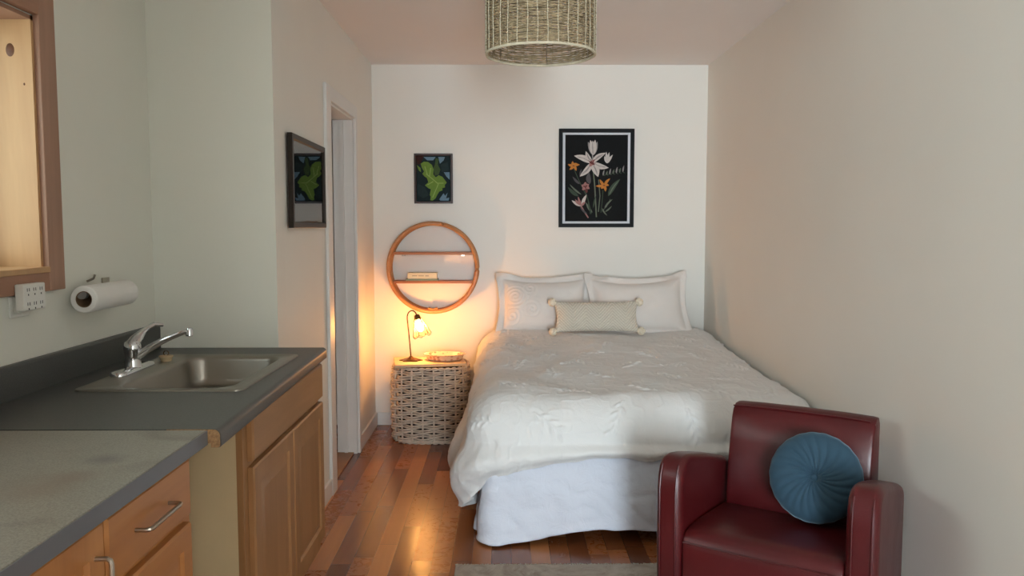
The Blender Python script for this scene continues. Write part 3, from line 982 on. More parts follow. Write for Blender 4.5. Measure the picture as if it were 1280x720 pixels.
# ------------------------------------------------------------------ round rattan shelf
RX, RZ, RR, RD = -.486, 1.116, .302, .115
t = thing('round_shelf', 'round rattan wall shelf with two boards above the hamper', 'shelf', (RX, YD - .002, RZ - RR))
for y, r in ((YD - .016, RR), (YD - RD, RR)):
    bm = B(); tube(bm, [(RX + r * math.cos(a), y, RZ + r * math.sin(a)) for a in np.linspace(0, 2 * PI, 72, endpoint=False)], .0148, 10, True)
    obj('hoop', bm, M_rattan, t)
bm = B()
P_ = []
for a in np.linspace(0, 2 * PI, 73): P_.append([(RX + (RR + dr) * math.cos(a), y, RZ + (RR + dr) * math.sin(a)) for dr, y in ((-.004, YD - .02), (-.004, YD - RD + .004), (.004, YD - RD + .004), (.004, YD - .02))])
loops(bm, P_, True, False, False)
obj('band', bm, M_rattan, t)
for z in (1.214, 1.018):
    hw = math.sqrt(RR ** 2 - (z - RZ) ** 2) - .006
    bm = B(); box(bm, RX - hw, RX + hw, YD - RD + .002, YD - .012, z - .009, z + .009)
    s_ = obj('shelf_board', bm, M_shelfw, t, bevel=.003)
    if z > 1.1:
        for sx in (-.21, .2):
            bm = B(); box(bm, RX + sx - .012, RX + sx + .012, YD - .03, YD - .013, z - .022, z - .009)
            obj('bracket', bm, M_nickel, s_, label='small metal bracket under the upper board')
bm = B(); tube(bm, [(RX - .03 + .02 * k, YD - RD - .002 + .001 * k, RZ - RR + .012 + .010 * abs(k - 1.5)) for k in range(4)], .008, 8)
obj('binding', bm, M_rattan, t)

M_bk = [plain('book_cover_a', (206, 202, 178), .6), plain('book_cover_b', (120, 140, 128), .6), plain('book_pages', (226, 216, 196), .9), plain('book_ink', (150, 148, 130), .7)]
def book(label, x0, x1, y0, y1, z0, z1, ci, rot=0.0):
    t = thing('book', label, 'book', ((x0 + x1) / 2, (y0 + y1) / 2, z0), rot, 'books on the round shelf')
    w, dd, h = (x1 - x0) / 2, (y1 - y0) / 2, z1 - z0
    bm = B(); c = .002
    box(bm, -w, w, -dd, dd, 0, c); box(bm, -w, w, -dd, dd, h - c, h); box(bm, -w, w, -dd, -dd + c, c, h - c)
    co = obj('cover', bm, M_bk[ci], t, local=True, bevel=.0008)
    bm = B(); box(bm, -w + .003, w - .003, -dd + .003, dd - .004, c, h - c)
    obj('pages', bm, M_bk[2], t, local=True)
    if h > .02:
        bm = B()
        for a, b in ((-.7, -.35), (-.28, .1), (.2, .45)): box(bm, a * w, b * w, -dd - .0003, -dd, h * .42, h * .58)
        obj('spine_lines', bm, M_bk[3], co, local=True)
book('thin grey green book lying under the cream book', -.672, -.452, YD - .115, YD - .016, 1.0275, 1.039, 1)
book('thick cream book on top of the thin book on the round shelf', -.658, -.458, YD - .112, YD - .018, 1.0395, 1.082, 0)

# ------------------------------------------------------------------ wicker hamper
HX, HY, HA, HB, HH = -.486, 5.272, .243, .222, .49
t = thing('wicker_hamper', 'whitewashed wicker laundry hamper standing left of the bed', 'hamper', (HX, HY, 0))
def sup(a, s, n=2.9):
    c, q = math.cos(a), math.sin(a)
    return (HX + s * HA * math.copysign(abs(c) ** (2 / n), c), HY + s * HB * math.copysign(abs(q) ** (2 / n), q))
NS = 22
# parametrise by arc length
samp = [sup(a, 1) for a in np.linspace(0, 2 * PI, 721)]
cum = [0]
for p, q in zip(samp[:-1], samp[1:]): cum.append(cum[-1] + math.dist(p, q))
def arc(u):
    s = (u % 1.0) * cum[-1]
    i = int(np.searchsorted(cum, s)); i = max(1, min(i, 720))
    f = (s - cum[i - 1]) / max(1e-9, cum[i] - cum[i - 1])
    p = (samp[i - 1][0] + f * (samp[i][0] - samp[i - 1][0]), samp[i - 1][1] + f * (samp[i][1] - samp[i - 1][1]))
    tx, ty = samp[i][0] - samp[i - 1][0], samp[i][1] - samp[i - 1][1]
    l = math.hypot(tx, ty)
    return p, (ty / l, -tx / l)
def bulge(z): return .985 + .03 * math.sin(PI * z / HH)
bm = B()
rows = 16
for r in range(rows):
    for h2 in (0, 1):
        z = .014 + (r + .26 + .48 * h2) * (HH - .03) / rows
        pts = []
        for k in range(NS * 4):
            u = k / (NS * 4)
            p, nn = arc(u)
            o = .016 * math.cos(PI * k / 4 + PI * (r % 2)) + random.uniform(-.0012, .0012)
            b = bulge(z)
            pts.append((HX + (p[0] - HX) * b + nn[0] * o, HY + (p[1] - HY) * b + nn[1] * o, z + random.uniform(-.001, .001)))
        tube(bm, pts, .0060, 6, True)
obj('woven_sides', bm, M_wick, t)
bm = B()
for k in range(NS):
    p, nn = arc(k / NS)
    tube(bm, [(HX + (p[0] - HX) * bulge(z), HY + (p[1] - HY) * bulge(z), z) for z in np.linspace(.008, HH - .01, 6)], .0065, 6)
obj('stakes', bm, M_wick, t)
for zz in (HH - .004, .010):
    bm = B()
    for ph in (0, PI):
        pts = []
        for k in range(NS * 5):
            p, nn = arc(k / (NS * 5)); a = 2 * PI * k / 6.0 + ph; b = bulge(HH)
            pts.append((HX + (p[0] - HX) * b + nn[0] * .007 * math.cos(a), HY + (p[1] - HY) * b + nn[1] * .007 * math.cos(a), zz + .006 * math.sin(a)))
        tube(bm, pts, .006, 6, True)
    obj('braided_rim', bm, M_wick, t)
bm = B()
R = [[(HX + (arc(k / 60)[0][0] - HX) * s, HY + (arc(k / 60)[0][1] - HY) * s, z) for k in range(60)] for z, s in ((.012, .2), (.012, .9), (HH - .03, .9))]
loops(bm, R, True, True, False)
obj('shade_sheet', bm, M_gapshade, t)  # dark inner sheet, puts shade between the strands as colour

BZ = HH + .010
t_b = B()
Mb = Matrix.Translation((-.487, 5.225, 0)) @ Matrix.Rotation(math.radians(9), 4, 'Z')
box(t_b, -.235, .225, -.155, .16, BZ, BZ + .018, 0, Mb)
tag(obj('wooden_board', t_b, M_boardw, bevel=.003), 'pale wooden board lying on top of the wicker hamper', 'board')
BT = BZ + .018

# dish
dx, dy = -.392, 5.235
bm = B()
prof = [(.075, BT + .0005), (.108, BT + .004), (.118, BT + .016), (.126, BT + .036), (.138, BT + .040), (.140, BT + .044), (.124, BT + .042), (.112, BT + .018), (.10, BT + .010), (.02, BT + .008)]
rings = []
for r, z in prof:
    k_ = 48
    rings.append([(dx + (r + (.003 * math.cos(12 * 2 * PI * k / k_) if r > .12 else 0)) * math.cos(2 * PI * k / k_), dy + .72 * (r + (.003 * math.cos(12 * 2 * PI * k / k_) if r > .12 else 0)) * math.sin(2 * PI * k / k_), z) for k in range(k_)])
loops(bm, rings)
tag(obj('shallow_dish', bm, M_dish, angle=50), 'shallow cream dish with brown pattern beside the lamp', 'dish')

# table lamp
LX, LY = -.612, 5.215
t = thing('table_lamp', 'lit bronze gooseneck lamp with glass shade on the hamper', 'lamp', (LX, LY, BT))
bm = B()
rings = []
for r, z in ((.070, BT + .0005), (.068, BT + .006), (.045, BT + .012), (.018, BT + .02), (.008, BT + .03)):
    rings.append([(LX + r * (1 + .12 * math.cos(6 * a) * (r > .03)) * math.cos(a), LY + .85 * r * (1 + .12 * math.cos(6 * a) * (r > .03)) * math.sin(a), z) for a in np.linspace(0, 2 * PI, 48, endpoint=False)])
loops(bm, rings)
obj('base', bm, M_brass, t, angle=50)
hx_, hz = LX - .022, BT + .322
bm = B()
pts = [(LX, LY, BT + .02), (LX - .006, LY, BT + .10), (LX - .014, LY, BT + .2), (LX - .022, LY, BT + .275)]
for a in np.linspace(170, 20, 9): pts.append((LX + .010 + .032 * math.cos(math.radians(a)), LY - .004 * (170 - a) / 150, BT + .285 + .045 * math.sin(math.radians(a))))
tube(bm, pts, .0042, 8)
obj('gooseneck', bm, M_brass, t)
top = Vector(pts[-1]); axis = Vector((.30, -.16, -1)).normalized()
q = Vector((0, 0, -1)).rotation_difference(axis).to_matrix().to_4x4()
MS = Matrix.Translation(top) @ q
def shade_pts(s, n=8, a0=.2): return None
bm = B(); lathe(bm, [(.006, .006), (.017, .0), (.021, -.014), (.020, -.03), (.012, -.034)], 0, 0, 20); xform(bm, MS)
obj('socket_cap', bm, M_brass, t)
NP = 6
prof = [(.021, -.020), (.034, -.055), (.050, -.098), (.062, -.135)]
def hexring(r, z, drop=0.0):
    out = []
    for k in range(NP):
        a = 2 * PI * k / NP + .3
        out.append((r * math.cos(a), r * math.sin(a), z))
    return out
def shade_vert(k, j):
    r, z = prof[j]; a = 2 * PI * k / NP + .3
    return Vector((r * math.cos(a), r * math.sin(a), z))
bm = B()
for k in range(NP):
    for j in range(len(prof) - 1):
        a, b, c, e = shade_vert(k, j), shade_vert(k + 1, j), shade_vert(k + 1, j + 1), shade_vert(k, j + 1)
        if j == len(prof) - 2:      # scalloped lower edge
            mid = (c + e) / 2 + Vector((0, 0, -.014)); mid.x *= 1.04; mid.y *= 1.04
            bm.faces.new([bm.verts.new(v) for v in (a, b, c, mid, e)])
        else:
            bm.faces.new([bm.verts.new(v) for v in (a, b, c, e)])
bmesh.ops.remove_doubles(bm, verts=bm.verts, dist=1e-5)
xform(bm, MS)
gl = obj('glass_shade', bm, M_lampglass, t, smooth=False, label='clear faceted glass shade')
sd = gl.modifiers.new('solid', 'SOLIDIFY'); sd.thickness = .002
bm = B()
for k in range(NP):
    tube(bm, [shade_vert(k, j) for j in range(len(prof))], .0021, 5)
    c, e = shade_vert(k + 1, 3), shade_vert(k, 3); mid = (c + e) / 2 + Vector((0, 0, -.014)); mid.x *= 1.04; mid.y *= 1.04
    tube(bm, [c, mid, e], .0016, 5)
xform(bm, MS)
obj('came', bm, M_lead, gl)
bm = B(); lathe(bm, [(.008, -.034), (.011, -.048), (.019, -.070), (.0215, -.085), (.018, -.1), (.009, -.109), (.002, -.111)], 0, 0, 20); xform(bm, MS)
M_bulb = emit('glowing_bulb', (1.0, .47, .14, 1), 430.0)
obj('bulb', bm, M_bulb, t, label='glowing warm bulb')

# ------------------------------------------------------------------ bed
t = thing('bed', 'double bed with white bed skirt against the right wall', 'bed', (.62, 4.48, 0))
bm = B(); box(bm, -.02, 1.33, 3.50, 5.545, .38, .60)
obj('mattress', bm, M_matt, t, bevel=.05, seg=4)
bm = B(); box(bm, -.03, 1.34, 3.49, 5.55, .13, .375)
obj('box_spring', bm, M_matt, t, bevel=.015)
for x in (.06, 1.25):
    for y in (3.7, 5.4):
        bm = B(); lathe(bm, [(.022, 0), (.03, .13)], x, y, 14)
        obj('leg', bm, M_legw, t)
# skirt: path along front then left side
bm = B()
path = []
for x in np.linspace(1.355, -.02, 150): path.append((x, 3.462, 0, -1))
for a in np.linspace(0, 90, 14)[1:]: path.append((-.02 - .05 * math.sin(math.radians(a)), 3.512 - .05 * math.cos(math.radians(a)), -math.sin(math.radians(a)), -math.cos(math.radians(a))))
for y in np.linspace(3.53, 5.54, 130): path.append((-.07, y, -1, 0))
path = np.array(path)
seglen = np.r_[0, np.cumsum(np.hypot(np.diff(path[:, 0]), np.diff(path[:, 1])))]
nv = 40
P_ = np.zeros((len(path), nv, 3))
for j in range(nv):
    v = j / (nv - 1)
    hem = np.where(path[:, 0] > .2, .062, .012) 
    hem = .012 + .056 * sstep(.05, .45, path[:, 0]) + .008 * np.sin(seglen * 7.0)
    hem = np.where(path[:, 3] > -.9, .012, hem)
    ztop = .455
    z = ztop + (hem - ztop) * v
    fl_ = -.006 + .053 * v + .010 * v * vnoise(seglen * 5, v * 1.5) + .010 * v * vnoise(seglen * 14, v * 4, 3.0) + .010 * np.abs(vnoise(seglen * 11 + v * 5, v * 6 - seglen * 3, 9.0))
    # kick pleat near the corner and one at the centre panel
    fl_ += .028 * v * np.exp(-((seglen - 1.40) / .05) ** 2) - .03 * v * np.exp(-((seglen - 1.475) / .016) ** 2) + .03 * v * np.exp(-((seglen - 1.53) / .04) ** 2)
    fl_ -= .014 * np.exp(-((seglen - .50) / .006) ** 2)
    P_[:, j, 0] = path[:, 0] + path[:, 2] * fl_; P_[:, j, 1] = path[:, 1] + path[:, 3] * fl_; P_[:, j, 2] = z
grid_bm(bm, P_)
o = obj('bed_skirt', bm, M_skirt, t, angle=180)
sd = o.modifiers.new('solid', 'SOLIDIFY'); sd.thickness = .0025

# duvet
dR = .19
ix0, ix1, iy0, iy1 = .015, 1.278, 3.618, 5.50
nx, ny, nc = 280, 400, 60
nt = 110
def ztop(x, y): return .640 + .060 * sstep(3.5, 5.3, y) - .018 * sstep(.9, 1.4, x) * (1 - sstep(4.6, 5.4, y)) + 0 * x
# spray motifs
sprays = []
for i in range(6):
    for j in range(9):
        sprays.append((-.25 + i * .30 + (.15 if j % 2 else 0) + random.uniform(-.04, .04), 3.15 + j * .27 + random.uniform(-.05, .05), random.uniform(0, 2 * PI)))
def emboss(a, b):
    h = np.zeros_like(a)
    for (sx, sy, an) in sprays:
        ca, sa = math.cos(an), math.sin(an)
        near = (np.abs(a - sx) < .13) & (np.abs(b - sy) < .13)
        if not near.any(): continue
        u = (a[near] - sx) * ca + (b[near] - sy) * sa; v = -(a[near] - sx) * sa + (b[near] - sy) * ca
        loc = np.zeros_like(u)
        for k in range(7):
            t0 = -.07 + .022 * k; sgn = 1 if k % 2 else -1; la = sgn * .7
            uu = (u - t0 - .018) * math.cos(la) + (v - sgn * .016) * math.sin(la); vv = -(u - t0 - .018) * math.sin(la) + (v - sgn * .016) * math.cos(la)
            loc = np.maximum(loc, np.exp(-((uu / .018) ** 2 + (vv / .0065) ** 2)))
        loc = np.maximum(loc, .7 * np.exp(-(v / .004) ** 2) * (np.abs(u) < .08))
        h[near] = np.maximum(h[near], loc)
    return h
def drape(a, b, qx, qy, dirx, diry, d, hm, s=0.0):
    """flat cloth point (a,b); nearest point q on the inset rectangle, outward dir, distance d"""
    k = dR * PI / 2
    ph = np.clip(d, 0, k) / dR
    ext = np.clip(d - k, 0, None)
    left = np.clip(-dirx, 0, 1); front = np.clip(-diry, 0, 1)
    tp = 1 - .85 * sstep(4.2, 5.0, qy) * left
    fl = (.08 + .10 * left) * tp
    out = dR * np.sin(ph) + ext * fl
    drop = dR * (1 - np.cos(ph)) + ext * (1 - .05 * left)
    rip = ext * (.14 * vnoise(s * 6, ext * 2, 4.0) + .05 * left * vnoise(s * 12, ext * 2.2, 7.0))
    tuck = np.clip(ext / .1, 0, 1)
    em = np.maximum(hm - k, 1e-4); es = np.clip(ext / em, 0, 1)
    out = out + rip + (.024 * front + .045 * left * tp) * np.sin(PI * np.clip(es, 0, 1)) ** 2 - (.012 * front + .05 * left) * sstep(.72, 1.0, es)
    x = qx + dirx * out; y = qy + diry * out
    z = ztop(qx, qy) - drop
    # surface offset
    fac = 1 - .6 * np.clip(ext / .2, 0, 1)
    off = .013 * vnoise(a * 3.2, b * 3.2, 1.0) + .006 * vnoise(a * 9, b * 7, 2.0)
    w = vnoise(a * 5, b * 26 + 2.0 * vnoise(a * 3, b * 3, 5.0), 8.0)
    off = off + .0028 * w * sstep(4.0, 5.2, b) + .0032 * (1 - np.abs(vnoise(a * 22, b * 18, 12.0))) ** 3
    off = off + .008 * emboss(a, b) + .004 * vnoise(a * 4 + 3, b * 13, 21.0) * (1 - sstep(3.5, 3.9, b))
    cph = np.cos(ph); sph = np.sin(ph)
    x = x + dirx * off * sph; y = y + diry * off * sph; z = z + off * cph
    x = np.minimum(x, XR - .026 - .004 * np.abs(vnoise(b * 9, a * 9)))
    return np.stack([x, y, z], -1)
bm = B()
X, Y = np.meshgrid(np.linspace(ix0, ix1, nx), np.linspace(iy0, iy1, ny), indexing='ij')
Z0 = np.zeros_like(X)
grid_bm(bm, drape(X, Y, X, Y, Z0, Z0, Z0, Z0 + 1))
# border ring
bp = []
for y in np.linspace(iy1, iy0, ny): bp.append((ix1, y, 1, 0))
for a in np.linspace(0, 90, nc)[1:-1]: bp.append((ix1, iy0, math.cos(math.radians(a)), -math.sin(math.radians(a))))
for x in np.linspace(ix1, ix0, nx): bp.append((x, iy0, 0, -1))
for a in np.linspace(0, 90, nc)[1:-1]: bp.append((ix0, iy0, -math.sin(math.radians(a)), -math.cos(math.radians(a))))
for y in np.linspace(iy0, iy1, ny): bp.append((ix0, y, -1, 0))
bp = np.array(bp)
lf = np.clip(-bp[:, 2], 0, 1); fr = np.clip(-bp[:, 3], 0, 1); rt = np.clip(bp[:, 2], 0, 1)
s_ = np.r_[0, np.cumsum(np.hypot(np.diff(bp[:, 0]), np.diff(bp[:, 1])) + .2 * np.hypot(np.diff(bp[:, 2]), np.diff(bp[:, 3])))] * 4
hemd = rt ** 2 * .19 + fr ** 2 * (.372 + .07 * (1 - sstep(-.02, .30, bp[:, 0])) + .012 * vnoise(s_ * 2.2, 0 * s_)) + lf ** 2 * (.66 + .03 * vnoise(s_ * 2, 1 + 0 * s_)) - .04 * (lf * fr)
hemd = hemd - .16 * lf ** 2 * sstep(4.1, 5.3, bp[:, 1])
tt = np.linspace(0, 1, nt)
st = np.hypot(np.diff(bp[:, 0]), np.diff(bp[:, 1])) + .12 * np.hypot(np.diff(bp[:, 2]), np.diff(bp[:, 3]))
sl = np.r_[0, np.cumsum(st)]
D_ = hemd[:, None] * tt[None, :]
qx = np.repeat(bp[:, :1], nt, 1); qy = np.repeat(bp[:, 1:2], nt, 1); ux = np.repeat(bp[:, 2:3], nt, 1); uy = np.repeat(bp[:, 3:4], nt, 1)
P_ = drape(qx + ux * D_, qy + uy * D_, qx, qy, ux, uy, D_, np.repeat(hemd[:, None], nt, 1), np.repeat(sl[:, None], nt, 1))
grid_bm(bm, P_)
bmesh.ops.remove_doubles(bm, verts=bm.verts, dist=2e-5)
o = obj('duvet', bm, M_duvet, angle=180)
sd = o.modifiers.new('solid', 'SOLIDIFY'); sd.thickness = .018; sd.offset = -1
tag(o, 'white embroidered duvet spread over the bed', 'duvet')

# pillows
def pillow_bm(w, h, th, flange=0.0, n=64, seed=0, wav=.006, emb=None, soft=1.0, sag=0.0):
    """pillow in local x (width), z (height), y thickness; front at -y"""
    bm = B()
    tot_w, tot_h = w / 2 + flange, h / 2 + flange
    U, V = np.meshgrid(np.linspace(-1, 1, n), np.linspace(-1, 1, n), indexing='ij')
    x = U * tot_w; z = V * tot_h
    un = np.clip(np.abs(x) / (w / 2), 0, 1); vn = np.clip(np.abs(z) / (h / 2), 0, 1)
    t = ((1 - un ** 3.2) * (1 - vn ** 2.6)) ** .62
    t = np.nan_to_num(t)
    # pinched sides
    x = x * (1 - .05 * soft * (1 - vn ** 2) * un ** 2); z = z * (1 - .05 * soft * (1 - un ** 2) * vn ** 2)
    z = z + sag * (un ** 2 * 1.0 - .4) * (z > 0) * np.clip(vn, 0, 1) ** 2
    nz = vnoise(x * 7 + seed, z * 7, seed * 3.1)
    for sgn in (-1, 1):
        y = sgn * (th / 2 * t + .0018) + nz * wav * (1 - .3 * t) + .004 * vnoise(x * 16 + seed, z * 16, 3.0) * t
        if flange: y = y + .03 * vnoise(x * 8, z * 8, seed + 5.0) * sstep(0, 1, np.maximum((np.abs(x) - w / 2) / flange, (np.abs(z) - h / 2) / flange))
        if emb is not None and sgn < 0: y = y - emb(x, z) * np.clip(t * 3, 0, 1)
        P = np.stack([x, y, z], -1)
        grid_bm(bm, P)
    # stitch the edge
    bmesh.ops.remove_doubles(bm, verts=bm.verts, dist=1e-6)
    be = [e for e in bm.edges if e.is_boundary]
    bmesh.ops.bridge_loops(bm, edges=be)
    return bm
def place(bm, c, tilt, yaw=0, roll=0):
    xform(bm, Matrix.Translation(c) @ Matrix.Rotation(math.radians(yaw), 4, 'Z') @ Matrix.Rotation(math.radians(-tilt), 4, 'X') @ Matrix.Rotation(math.radians(roll), 4, 'Y'))
    return bm
def scroll(x, z):
    h = np.zeros_like(x)
    for cx, cz, r0, tw in ((-.20, .04, .10, 1), (-.10, .10, .06, -1), (-.22, -.09, .07, -1), (-.09, -.05, .06, 1), (-.27, .12, .04, 1)):
        r = np.hypot(x - cx, z - cz); a = np.arctan2(z - cz, x - cx)
        h = np.maximum(h, (.5 + .5 * np.cos(2 * PI * (r / .026 - tw * a / (2 * PI)))) ** 3 * np.exp(-(r / r0) ** 4))
    return .0045 * h
bm = place(pillow_bm(.57, .36, .16, .045, 110, 1, wav=.014, emb=scroll, sag=.02, soft=1.5), (.272, 5.36, .865), 24, 2, 1)
tag(obj('pillow_sham', bm, M_sham, angle=180), 'white embroidered pillow sham on the left, near the lamp', 'pillow', 'shams at the bed head')
bm = place(pillow_bm(.62, .36, .16, .045, 90, 5, wav=.014, sag=.03, soft=1.5), (.905, 5.355, .862), 24, 4, -1)
tag(obj('pillow_sham', bm, M_sham, angle=180), 'plain white pillow sham on the right, next to the right wall', 'pillow', 'shams at the bed head')
t = thing('lumbar_pillow', 'cream knitted lumbar pillow with pompoms in front of the shams', 'pillow', (.596, 5.13, .71))
bm = place(pillow_bm(.555, .205, .11, 0, 60, 9, wav=.002, soft=1.4), (.598, 5.14, .815), 22, 2, 0)
obj('cover', bm, M_knit, t, angle=180)
for sx in (-1, 1):
    for sz in (-1, 1):
        M4 = Matrix.Translation((.598, 5.14, .815)) @ Matrix.Rotation(math.radians(2), 4, 'Z') @ Matrix.Rotation(math.radians(-22), 4, 'X')
        c = M4 @ Vector((sx * .285, 0, sz * .098))
        bm = B(); bmesh.ops.create_icosphere(bm, subdivisions=3, radius=.026)
        for v in bm.verts: v.co = v.co * (1 + .12 * random.uniform(-1, 1)) + c
        obj('pompom', bm, M_pom, t)

# ------------------------------------------------------------------ rug
bm = B()
n1, n2 = 60, 40
box(bm, -.200, 1.36, .95, 3.195, .0005, .009)
t = thing('area_rug', 'faded grey patterned area rug beneath the red armchair', 'rug', (.58, 2.07, 0))
obj('pile', bm, M_rug, t, bevel=.003)
for ye, s in ((3.194, 1), (.951, -1)):
    bm = B()
    for k in range(300):
        x = -.198 + 1.556 * k / 299 + random.uniform(-.002, .002)
        tube(bm, [(x, ye, .006), (x + random.uniform(-.003, .003), ye + s * .006, .0065), (x + random.uniform(-.006, .006), ye + s * random.uniform(.012, .022), .0035)], .0016, 4)
    obj('fringe', bm, M_fringe, t)

# ------------------------------------------------------------------ armchair
TH = math.radians(-34)
AO = (.80, 2.45, .009)
t = thing('armchair', 'dark red leather armchair standing on the rug near the right wall', 'armchair', AO, TH)
AW = .35
def arm(sg):
    side = [(.02, .075), (.008, .2), (.0, .38), (.0, .50), (.006, .548), (.022, .583), (.05, .603), (.09, .608), (.15, .598), (.25, .574), (.36, .546), (.45, .52), (.50, .503), (.528, .486), (.54, .45), (.54, .2), (.535, .075)]
    bm = B()
    xo, xi = sg * AW, sg * (AW - .094)
    extrude(bm, side, min(xo, xi), max(xo, xi), 'X')
    # slightly domed inner/outer faces come from the wide bevel
    return bm
for sg in (-1, 1):
    obj('arm', arm(sg), M_leather, t, local=True, bevel=.026, seg=5)
    bm = B()
    for xx in (sg * (AW - .019), sg * (AW - .075)):
        tube(bm, [(xx, y, z) for y, z in ((.014, .10), (.004, .2), (-.002, .38), (-.002, .503), (.005, .551), (.022, .586))], .0028, 6)
    obj('arm_piping', bm, M_leather, t, local=True)
# seat
bm = B()
sx = AW - .096
prof = [(.03, .12), (.012, .2), (.010, .31), (.016, .350), (.036, .369), (.08, .376), (.2, .374), (.32, .364), (.43, .356), (.46, .34), (.46, .12)]
rings = []
for f, cr in ((-1, 0), (-.97, .4), (-.85, .8), (-.5, 1), (0, 1.1), (.5, 1), (.85, .8), (.97, .4), (1, 0)):
    rings.append([(f * sx, y - .008 * cr * (z < .345), z + .008 * (cr - 1) * (z > .345)) for y, z in prof])
loops(bm, rings)
obj('seat_cushion', bm, M_leather, t, local=True, bevel=.006, seg=2)
bm = B(); tube(bm, [(x, .006 - .006 * (1 - (x / sx) ** 2), .334) for x in np.linspace(-sx + .004, sx - .004, 14)], .003, 6)
obj('seat_piping', bm, M_leather, t, local=True)
bm = B(); box(bm, -sx, sx, .03, .52, .075, .13)
obj('base_rail', bm, M_leather, t, local=True, bevel=.01)
# back
bm = B()
bw = AW - .100
rings = []
side = [(.43, .28), (.415, .38), (.425, .48), (.445, .59), (.465, .675), (.480, .708), (.505, .722), (.545, .722), (.566, .70), (.562, .5), (.55, .1), (.46, .1)]
for f, cr in ((-1, 0), (-.985, .3), (-.93, .6), (-.6, .95), (0, 1.15), (.6, .95), (.93, .6), (.985, .3), (1, 0)):
    rings.append([(f * bw + .009, y - (.016 * cr if y < .48 else 0) + (.004 if cr == 0 and y < .5 else 0), z + (.008 * (cr - 1) if z > .67 else 0)) for y, z in side])
loops(bm, rings)
obj('backrest', bm, M_leather, t, local=True, bevel=.010, seg=3)
bm = B()
tube(bm, [(x, .483, .709 - .006 * (abs(x) / bw) ** 4 + .006) for x in np.linspace(-bw + .01, bw - .01, 16)], .003, 6)
obj('back_piping', bm, M_leather, t, local=True)
for x in (-.29, .29):
    for y in (.06, .49):
        bm = B(); lathe(bm, [(.016, 0.0), (.024, .08)], x, y, 14)
        obj('leg', bm, M_legw, t, local=True)

# round cushion
na, nr = 200, 34
bm = B()
r_out = .153
for sg in (-1, 1):
    P = np.zeros((nr, na, 3))
    for i in range(nr):
        s = i / (nr - 1)
        a = np.linspace(0, 2 * PI, na, endpoint=False)
        prof_ = .058 * (1 - s ** 3.2) ** .5 - .030 * np.exp(-(s / .13) ** 2)
        pleat = np.abs(np.sin(11 * (a + .5 * s * (1 if sg > 0 else -1)) + .6 * np.sin(3 * a)))
        amp = .008 * (s ** .5) * (1 - s ** 4) 
        rr2 = r_out * s * (1 + .005 * np.cos(11 * 2 * a) * s ** 3)
        P[i, :, 0] = rr2 * np.cos(a); P[i, :, 2] = rr2 * np.sin(a)
        P[i, :, 1] = sg * (prof_ + amp * (pleat - .6))
    grid_bm(bm, P, wrap=True)
bmesh.ops.remove_doubles(bm, verts=bm.verts, dist=1e-5)
be = [e for e in bm.edges if e.is_boundary]
if be: bmesh.ops.bridge_loops(bm, edges=be)
CU, CV, CZ = .096, .335, .537
CC = Vector((AO[0], AO[1], 0)) + Matrix.Rotation(TH, 3, 'Z') @ Vector((CU, CV, 0)) + Vector((0, 0, CZ))
t = thing('round_cushion', 'round pleated teal velvet cushion resting on the armchair', 'cushion', (CC.x, CC.y, CC.z - .16))
MC = Matrix.Translation(CC) @ Matrix.Rotation(TH + math.radians(6), 4, 'Z') @ Matrix.Rotation(math.radians(-16), 4, 'X')
xform(bm, MC)
obj('cover', bm, M_velvet, t, angle=180)
bm = B(); lathe(bm, [(.012, -.004), (.012, .003), (.008, .007), (.002, .008)], 0, 0, 16)
xform(bm, MC @ Matrix.Translation((0, -.033, 0)) @ Matrix.Rotation(PI / 2, 4, 'X'))
obj('button', bm, M_velvet, t)

# ------------------------------------------------------------------ pendant
GX, GY, GR, G0, G1 = .135, 3.0, .199, 2.022, 2.385
t = thing('pendant_lamp', 'woven seagrass drum pendant lamp hanging from the ceiling', 'pendant lamp', (GX, GY, G0))
bm = B()
rows = 74
for r in range(rows):
    z = G0 + .010 + (G1 - G0 - .02) * r / (rows - 1)
    n = 120
    pts = []
    ph = random.random() * 6
    for k in range(n):
        a = 2 * PI * k / n
        o = .0022 * math.cos(PI * k / 2 + PI * (r % 2)) + random.uniform(-.0012, .0012)
        pts.append((GX + (GR + o) * math.cos(a), GY + (GR + o) * math.sin(a), z + .0016 * math.sin(3 * a + ph) + random.uniform(-.0009, .0009)))
    tube(bm, pts, random.uniform(.0016, .0026), 5, True)
for k in range(70):      # stray fibres
    a = random.random() * 2 * PI; z = random.uniform(G0 + .02, G1 - .02); da = random.uniform(.05, .2)
    tube(bm, [(GX + (GR + .003 + .004 * s * s) * math.cos(a + da * s), GY + (GR + .003 + .004 * s * s) * math.sin(a + da * s), z + random.uniform(-.004, .004)) for s in (0, .5, 1)], .0007, 4)
sh = obj('shade', bm, M_weft, t)
bm = B()
nw = 34
for k in range(nw):
    a = 2 * PI * k / nw + random.uniform(-.02, .02)
    tube(bm, [(GX + (GR + .0035) * math.cos(a + .006 * math.sin(z * 40 + k)), GY + (GR + .0035) * math.sin(a + .006 * math.sin(z * 40 + k)), z) for z in np.linspace(G0 + .004, G1 - .004, 12)], .0016, 5)
obj('straw_ribs', bm, M_warp, sh, label='pale vertical straw strands')
for z in (G0 + .003, G1 - .003):
    bm = B(); tube(bm, [(GX + (GR + .0015 * math.cos(9 * a)) * math.cos(a), GY + (GR + .0015 * math.cos(9 * a)) * math.sin(a), z) for a in np.linspace(0, 2 * PI, 90, endpoint=False)], .0052, 8, True)
    obj('rim', bm, M_warp, t)
bm = B()
for k in range(6):
    a = 2 * PI * k / 6 + .35
    tube(bm, [(GX + (GR - .007) * math.cos(a), GY + (GR - .007) * math.sin(a), z) for z in (G0 + .004, G1 - .004)], .0016, 6)
